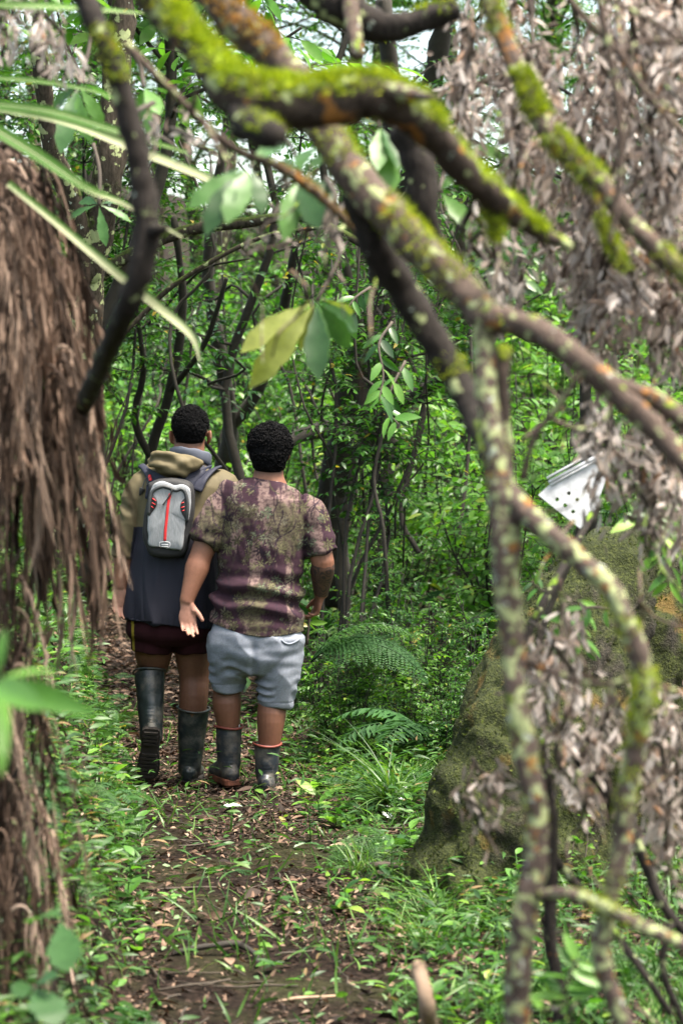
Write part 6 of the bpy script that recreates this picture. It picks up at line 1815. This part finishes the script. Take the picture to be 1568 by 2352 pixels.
# ================================================================== FERNS, HERBS, FALLEN LEAVES
def frond_mesh(name, mat, n=22, w_=.26, sub=True, arch=1.1, seed=0, narrow=1.0):
    """one fern frond, length about 1 along +Y, rising then bowing over"""
    r = np.random.default_rng(seed)
    b = MB()
    m = 14; ang = np.linspace(arch, arch - 1.75, m); st = 1.0 / m
    q = [np.zeros(3)]
    for a in ang: q.append(q[-1] + st * np.array([0, math.cos(a), math.sin(a)]))
    q = np.array(q)
    b.raw(*tube(q, np.linspace(.008, .002, len(q)), n=4, cap=(0, 0)), rnd=.2)
    tv, tf = (np.array([(0, 0, 0), (-.5, .5, .06), (.5, .5, .06), (0, 1, -.1)], float), [(0, 2, 3), (0, 3, 1)])
    pos, dr, sc, up = [], [], [], []
    for i in range(n):
        t = .16 + .83 * i / (n - 1)
        f = t * (len(q) - 1); k = min(int(f), len(q) - 2)
        p = q[k] + (q[k + 1] - q[k]) * (f - k); ax = norm(q[k + 1] - q[k])
        L = w_ * min(1, (t - .06) / .22) * (1 - t) ** .62 * 1.35 + .012
        for s in (-1, 1):
            sd = np.array([s, 0, 0.]); nn = norm(np.cross(sd, ax)) * s
            d = norm(sd + ax * .38 + np.array([0, 0, -.18]) + r.normal(0, .05, 3))
            if not sub:
                pos.append(p); dr.append(d); sc.append((L * .26 * narrow, L, L)); up.append(nn); continue
            ns = max(4, int(L / .022))
            for j in range(ns):
                u = (j + .5) / ns; l2 = .034 * (1 - u) ** .5 + .006
                for s2 in (-1, 1):
                    pos.append(p + d * L * u + np.array([0, 0, -.05 * L * u * u])); dr.append(norm(np.cross(nn, d) * s2 + d * .55)); sc.append((l2 * .55, l2, l2)); up.append(nn)
            pos.append(p + d * L * .9); dr.append(d); sc.append((.008, .12 * L, .02)); up.append(nn)
    b.inst(tv, tf, frames(np.array(dr), np.array(up), r.normal(0, .12, len(pos)), np.array(sc)), np.array(pos), np.clip(r.normal(.5, .22, len(pos)), 0, 1))
    return b.mesh(name, mat)
FRG = [frond_mesh('frond', M_FERN, 20, .24, True, 1.15, 1), frond_mesh('frond', M_FERN, 24, .2, False, .95, 2, 1.0), frond_mesh('frond', M_FERN, 18, .3, True, .8, 3)]
FRD = [frond_mesh('frond', M_FERN_D, 20, .30, False, 1.2, 4, 1.0), frond_mesh('frond', M_FERN_D, 24, .28, True, .9, 5)]
def fern(label, loc, nf, size, meshes, seed, group=None, tilt=(.0, .45), yaw=None):
    r = np.random.default_rng(seed)
    t = thing('fern', label, 'fern', tuple(loc), group=group)
    for i in range(nf):
        o = bpy.data.objects.new('frond', meshes[r.integers(len(meshes))]); COL.objects.link(o); o.parent = t
        z = (yaw[0] + r.uniform(-yaw[1], yaw[1])) if yaw else 6.283 * i / nf + r.normal(0, .3)
        s = size * r.uniform(.65, 1.15)
        o.rotation_euler = (r.uniform(*tilt) * -1, r.normal(0, .15), z); o.scale = (s, s, s)
    return t
gl = lambda dx, D: np.array([P(dx, 1500, D)[0], P(dx, 1500, D)[1], 0])
def at(dx, dy):
    """ground point seen at a picture position"""
    d = norm(P(dx, dy, 1) - CAMP); t = 3.0
    while t < 30:
        q = CAMP + d * t
        if q[2] < float(gh(q[0], q[1])[0]): return np.array([q[0], q[1], float(gh(q[0], q[1])[0])])
        t += .03
    return CAMP + d * 30
# single ferns one can point at
fern('large dark fern arching out right of the shorter man', P(715, 1520, 12.2), 7, .62, [FRD[1], FRG[0], FRD[1]], 1, yaw=(-1.5, .6), tilt=(-.1, .4))
fern('dark blue green fern in front of the boulder shoulder', at(985, 1790) + np.array([.05, .6, .05]), 7, .62, [FRD[0]], 2)
fern('blue green fern lying low left of the boulder', at(930, 1800), 5, .5, [FRD[0]], 3, tilt=(.3, .9))
fern('feathery dark fern behind the shorter man', P(800, 1620, 12.8), 5, .62, [FRD[1]], 4, yaw=(-1.4, .8))
fern('pale bracken like fern at the bottom right of the path', at(1050, 2290), 6, .42, [FRG[0], FRG[2]], 5, tilt=(.2, .9))
fern('bright fern spreading at the foot of the boulder', at(905, 1960), 6, .34, [FRG[2], FRG[0]], 6)
fern('small fern in front of the shorter mans boots', at(560, 1850), 5, .20, [FRG[1]], 7, tilt=(.4, 1.0))
fern('fern on the left bank beside the lifted boot', at(255, 1680), 6, .36, [FRG[0], FRG[2]], 8)
fern('fern hanging from the left bank above the lifted boot', at(245, 1560), 5, .38, [FRG[1]], 9, tilt=(.3, .9))
fern('fern sprawling down the left bank below the boots', at(240, 1830), 5, .36, [FRG[2]], 10, tilt=(.3, .9))
fern('dark fern in the middle of the path foreground', at(520, 2010), 5, .28, [FRG[1], FRD[1]], 11, tilt=(.5, 1.1))
fern('small flat fern lying across the middle of the path', at(690, 2130), 2, .26, [FRG[1]], 12, tilt=(.9, 1.15), yaw=(-1.5, .4))
fern('fern tuft left of the path in the near foreground', at(300, 2230), 5, .24, [FRG[0]], 13, tilt=(.3, .9))
fern('pale fern right of the path below the boulder', at(860, 2060), 5, .26, [FRG[0]], 14, tilt=(.4, 1.0))
fern('dark fern tuft at the left foot of the boulder', at(915, 2010), 5, .26, [FRD[1]], 15, tilt=(.2, .8))
fern('fern at the lower right edge under the lower limb', at(1540, 2260), 5, .42, [FRG[0], FRG[2]], 16)
r = np.random.default_rng(64)
n = 0
while n < 120:
    y = r.uniform(5.6, 15.5); side = r.random() * (1 if n < 70 else .5) + (0 if n < 70 else .5)
    x = path_c(y) + (path_w(y) + r.uniform(-.06, .75) if side < .5 else -path_w(y) + .1 - r.uniform(-.02, .6))
    p = np.array([x, y, float(gh(x, y)[0])])
    lab = f'small {"light" if n % 2 else "mid"} green fern {"right" if side < .5 else "on the bank left"} of the path, {"ahead of the boots" if y < 10.8 else "beside or beyond the men"}'
    fern(lab, p, r.integers(3, 6), r.uniform(.13, .30), FRG if r.random() < .8 else FRD, 200 + n, 'small ferns edging the path', tilt=(.1, .95))
    n += 1

# leafy herbs with separate leaves
HM = [[MB().raw(*leaf_t(w_, 4, .25, dr_, pk)).mesh('leaf', m_) for m_ in (M_BRIGHT_O, M_LEAF_O)] for w_, dr_, pk in ((.22, .35, .35), (.5, .2, .5), (.36, .25, .45))]
def herb(label, loc, kind, nl, h, size, seed, group=None, bright=0):
    r = np.random.default_rng(seed)
    t = thing('leafy_herb', label, 'plant', tuple(loc), (r.random() * 6.28), group)
    lean = r.normal(0, .25, 2)
    q = np.array([[lean[0] * u * u * h, lean[1] * u * u * h, u * h - .01] for u in np.linspace(0, 1, 5)])
    MB().raw(*tube(q, np.linspace(.0032, .0015, 5), n=4)).build('stem', M_GRASS, t)
    for i in range(nl):
        u = .15 + .85 * i / max(1, nl - 1); k = q[min(4, int(u * 4))]
        a = i * 2.4 + r.normal(0, .3)
        d = np.array([math.cos(a), math.sin(a), r.uniform(.1, .9)])
        s = size * r.uniform(.7, 1.2) * (1.1 - .4 * u)
        R = frames(d[None], None, np.array([r.normal(0, .3)]), s)[0]
        M = np.eye(4); M[:3, :3] = R; M[:3, 3] = k
        o = bpy.data.objects.new('leaf', HM[kind][0 if r.random() < bright else 1]); COL.objects.link(o); o.parent = t; o.matrix_local = Matrix(M.tolist())
    return t
herb('leafy stem with large pale oval leaves right of the path middle', at(735, 1880), 2, 7, .14, .17, 1, None, 1)
herb('broad leaved plant with dark and light leaves in the path middle right', at(770, 1900), 1, 6, .09, .13, 2, None, .6)
herb('bright three leaved seedling on the path right of centre', at(805, 2080), 1, 4, .10, .07, 3, None, 1)
herb('single upright bright blade at the path before the boots', at(425, 1830), 0, 2, .05, .11, 4, None, 1)
herb('bright leafy tuft in the middle of the dirt path', at(395, 2090), 2, 9, .06, .07, 5, None, 1)
herb('leafy herb with wide leaves at the left path edge near the bottom', at(290, 2150), 2, 7, .11, .10, 6, None, .8)
herb('pale toothed leaf plant on the left bank beside the lifted boot', at(235, 1790), 1, 4, .14, .11, 7, None, 1)
herb('pale oval leaf plant right of the shorter mans boots', at(830, 1720), 2, 6, .16, .10, 8, None, .3)
herb('tall leafy stem right of the shorter mans knees', at(770, 1700), 2, 12, .5, .11, 9, None, .2)
herb('broad pale leaf at the bottom right beside the split stake', at(1000, 2330), 1, 4, .06, .13, 10, None, 1)
r = np.random.default_rng(65)
for n in range(150):
    y = r.uniform(5.0, 13.0); side = r.random()
    x = path_c(y) + (path_w(y) + r.uniform(-.2, .75) if side < .5 else -path_w(y) + .1 - r.uniform(-.05, .5))
    p = np.array([x, y, float(gh(x, y)[0])])
    kd = [0, 0, 2, 1][n % 4]
    lab = f'{["narrow leaved", "round leaved", "oval leaved"][kd]} green herb {"right" if side < .5 else "on the bank left"} of the path, {"ahead of the boots" if y < 10.8 else "beside the men"}'
    herb(lab, p, kd, r.integers(5, 9), r.uniform(.05, .2), r.uniform(.05, .115), 400 + n, 'leafy herbs edging the path', r.uniform(.2, .9))
# grass tussock with arching blades by the boulder
for lab, (dx, dy), m, L in (('arching grass tussock left of the boulder', (900, 1860), 130, .42), ('grass tuft at the foot of the boulder', (1010, 2110), 80, .26), ('upright grass tuft right of the path', (830, 2010), 50, .22), ('spiky green tuft beside the path at the lower right', (980, 2190), 60, .24)):
    t = thing('grass_tussock', lab, 'grass tuft', tuple(at(dx, dy)))
    b = MB(); d = rand_dirs(m, 1.3); d[:, :2] *= r.uniform(.3, 1.6, (m, 1))
    b.inst(*leaf_t(.04, 6, .3, .75, .3), frames(d, None, r.normal(0, .2, m), np.stack([L * r.uniform(.5, 1., m) * .7, L * r.uniform(.5, 1.2, m), L * r.uniform(.6, 1.2, m)], 1)), np.stack([r.normal(0, .03, m), r.normal(0, .03, m), np.zeros(m)], 1))
    b.build('blades', M_GRASS, t)
# small white flowers in the grass by the boulder
M_PETAL = plain('white_petal', (.75, .76, .78), .6)
PET = MB()
for k in range(6):
    a = k * math.pi / 3
    PET.inst(*leaf_t(.42, 2, .2, -.15, .6), frames(np.array([[math.cos(a), math.sin(a), .25]])), np.zeros((1, 3)), np.array([.5]))
PETM = PET.mesh('petals', M_PETAL)
for i in range(16):
    q = at(905 + r.normal(0, 28), 1880 + r.normal(0, 26))
    t = thing('white_flower', 'small white star flower in the grass left of the boulder', 'flower', tuple(q), group='white flowers left of the boulder')
    h = r.uniform(.03, .09)
    MB().raw(*tube(np.array([[0, 0, -.01], [.004, 0, h * .5], [0, 0, h]]), .0013, n=4)).build('stem', M_GRASS, t)
    o = link('petals', PETM, t); o.location = (0, 0, h); s = r.uniform(.014, .024); o.scale = (s, s, s); o.rotation_euler = (r.uniform(.1, .9), r.normal(0, .3), r.random() * 6)
# fallen leaves lying singly on the path
M_FALL_Y = leaf_mat('yellow_fallen_leaf', [(0, (.42, .33, .06)), (1, (.5, .42, .12))], .6, .2, src='obj')
M_FALL_W = leaf_mat('pale_underside_leaf', [(0, (.20, .28, .17)), (1, (.42, .50, .40))], .55, .15, src='obj')
FL = {k: [MB().raw(*leaf_t(w_, 5, f_, d_, .5, tw)).mesh('leaf_blade', m_) for w_, f_, d_, tw in ((.44, .35, .2, .3), (.34, .6, -.2, -.4), (.5, .2, .3, .1))] for k, m_ in (('brown', M_LITTER_O), ('pale green', M_FALL_W), ('yellow', M_FALL_Y), ('fresh green', M_BRIGHT_O))}
for i in range(110):
    y = 5.2 + 6.8 * r.random() ** 1.3; x = path_c(y) + r.uniform(-.55, .75)
    kd = ['brown', 'brown', 'brown', 'pale green', 'brown', 'fresh green', 'brown', 'brown'][i % 8]
    if i in (40, 81): kd = 'yellow'
    z = float(gh(x, y)[0])
    o = link('fallen_leaf', FL[kd][i % 3])
    part = 'near the bottom of the picture' if y < 7 else ('in the middle of the path' if y < 9.5 else 'by the boots')
    tag(o, f'{kd} fallen leaf lying {"flat" if i % 2 else "curled"} on the dirt path, {part}', 'leaf', 'single leaves fallen on the path')
    o.location = (x, y, z + .02); s = r.uniform(.05, .105) if kd != 'yellow' else .07
    o.scale = (s, s, s); o.rotation_euler = (r.normal(0, .25), r.normal(0, .25), r.random() * 6.28)
# split pale stake and broken sticks
def stick(label, pts, rr_, mat, name='broken_stick'):
    q = np.array(pts); t = thing(name, label, 'stick', tuple(q[0]))
    V, F = tube(q - q[0], rr_, n=8, res=4); V = V + np.stack([n1(V, 60, 1.), n1(V, 60, 3.), n1(V, 60, 5.)], 1) * np.mean(rr_) * .5
    MB().raw(V, F).build('wood', mat, t)
M_PWOOD = plain('pale_split_wood', (.36, .25, .17), .8, .5, 120, var=.4)
a = at(995, 2400)
stick('pale split stick standing up at the bottom right of the path', [a + [0, 0, -.05], P(985, 2330, 5.2), P(962, 2230, 5.25), P(955, 2205, 5.25)], [.016, .018, .016, .005], M_PWOOD)
q = at(850, 2010); stick('short broken branch end lying right of the path', [q + [0, 0, .03], q + [.08, -.03, .035], q + [.18, -.12, .03], q + [.27, -.16, .01]], [.014, .016, .014, .012], M_TWIG)
q = at(470, 2200); stick('dark thin root crossing the near path', [q + [-.1, 0, .012], q + [0, .02, .03], q + [.1, .03, .035], q + [.16, -.03, .015], q + [.17, -.1, .0]], [.008, .01, .011, .009, .006], M_DTWIG, 'root')
q = at(690, 2310); stick('pale thin stick lying on the near path', [q + [-.07, -.02, .015], q + [0, .0, .022], q + [.1, .03, .02]], [.004, .005, .004], M_PWOOD)
for o in list(bpy.data.objects):
    if o.name.startswith('temp'): bpy.data.objects.remove(o)
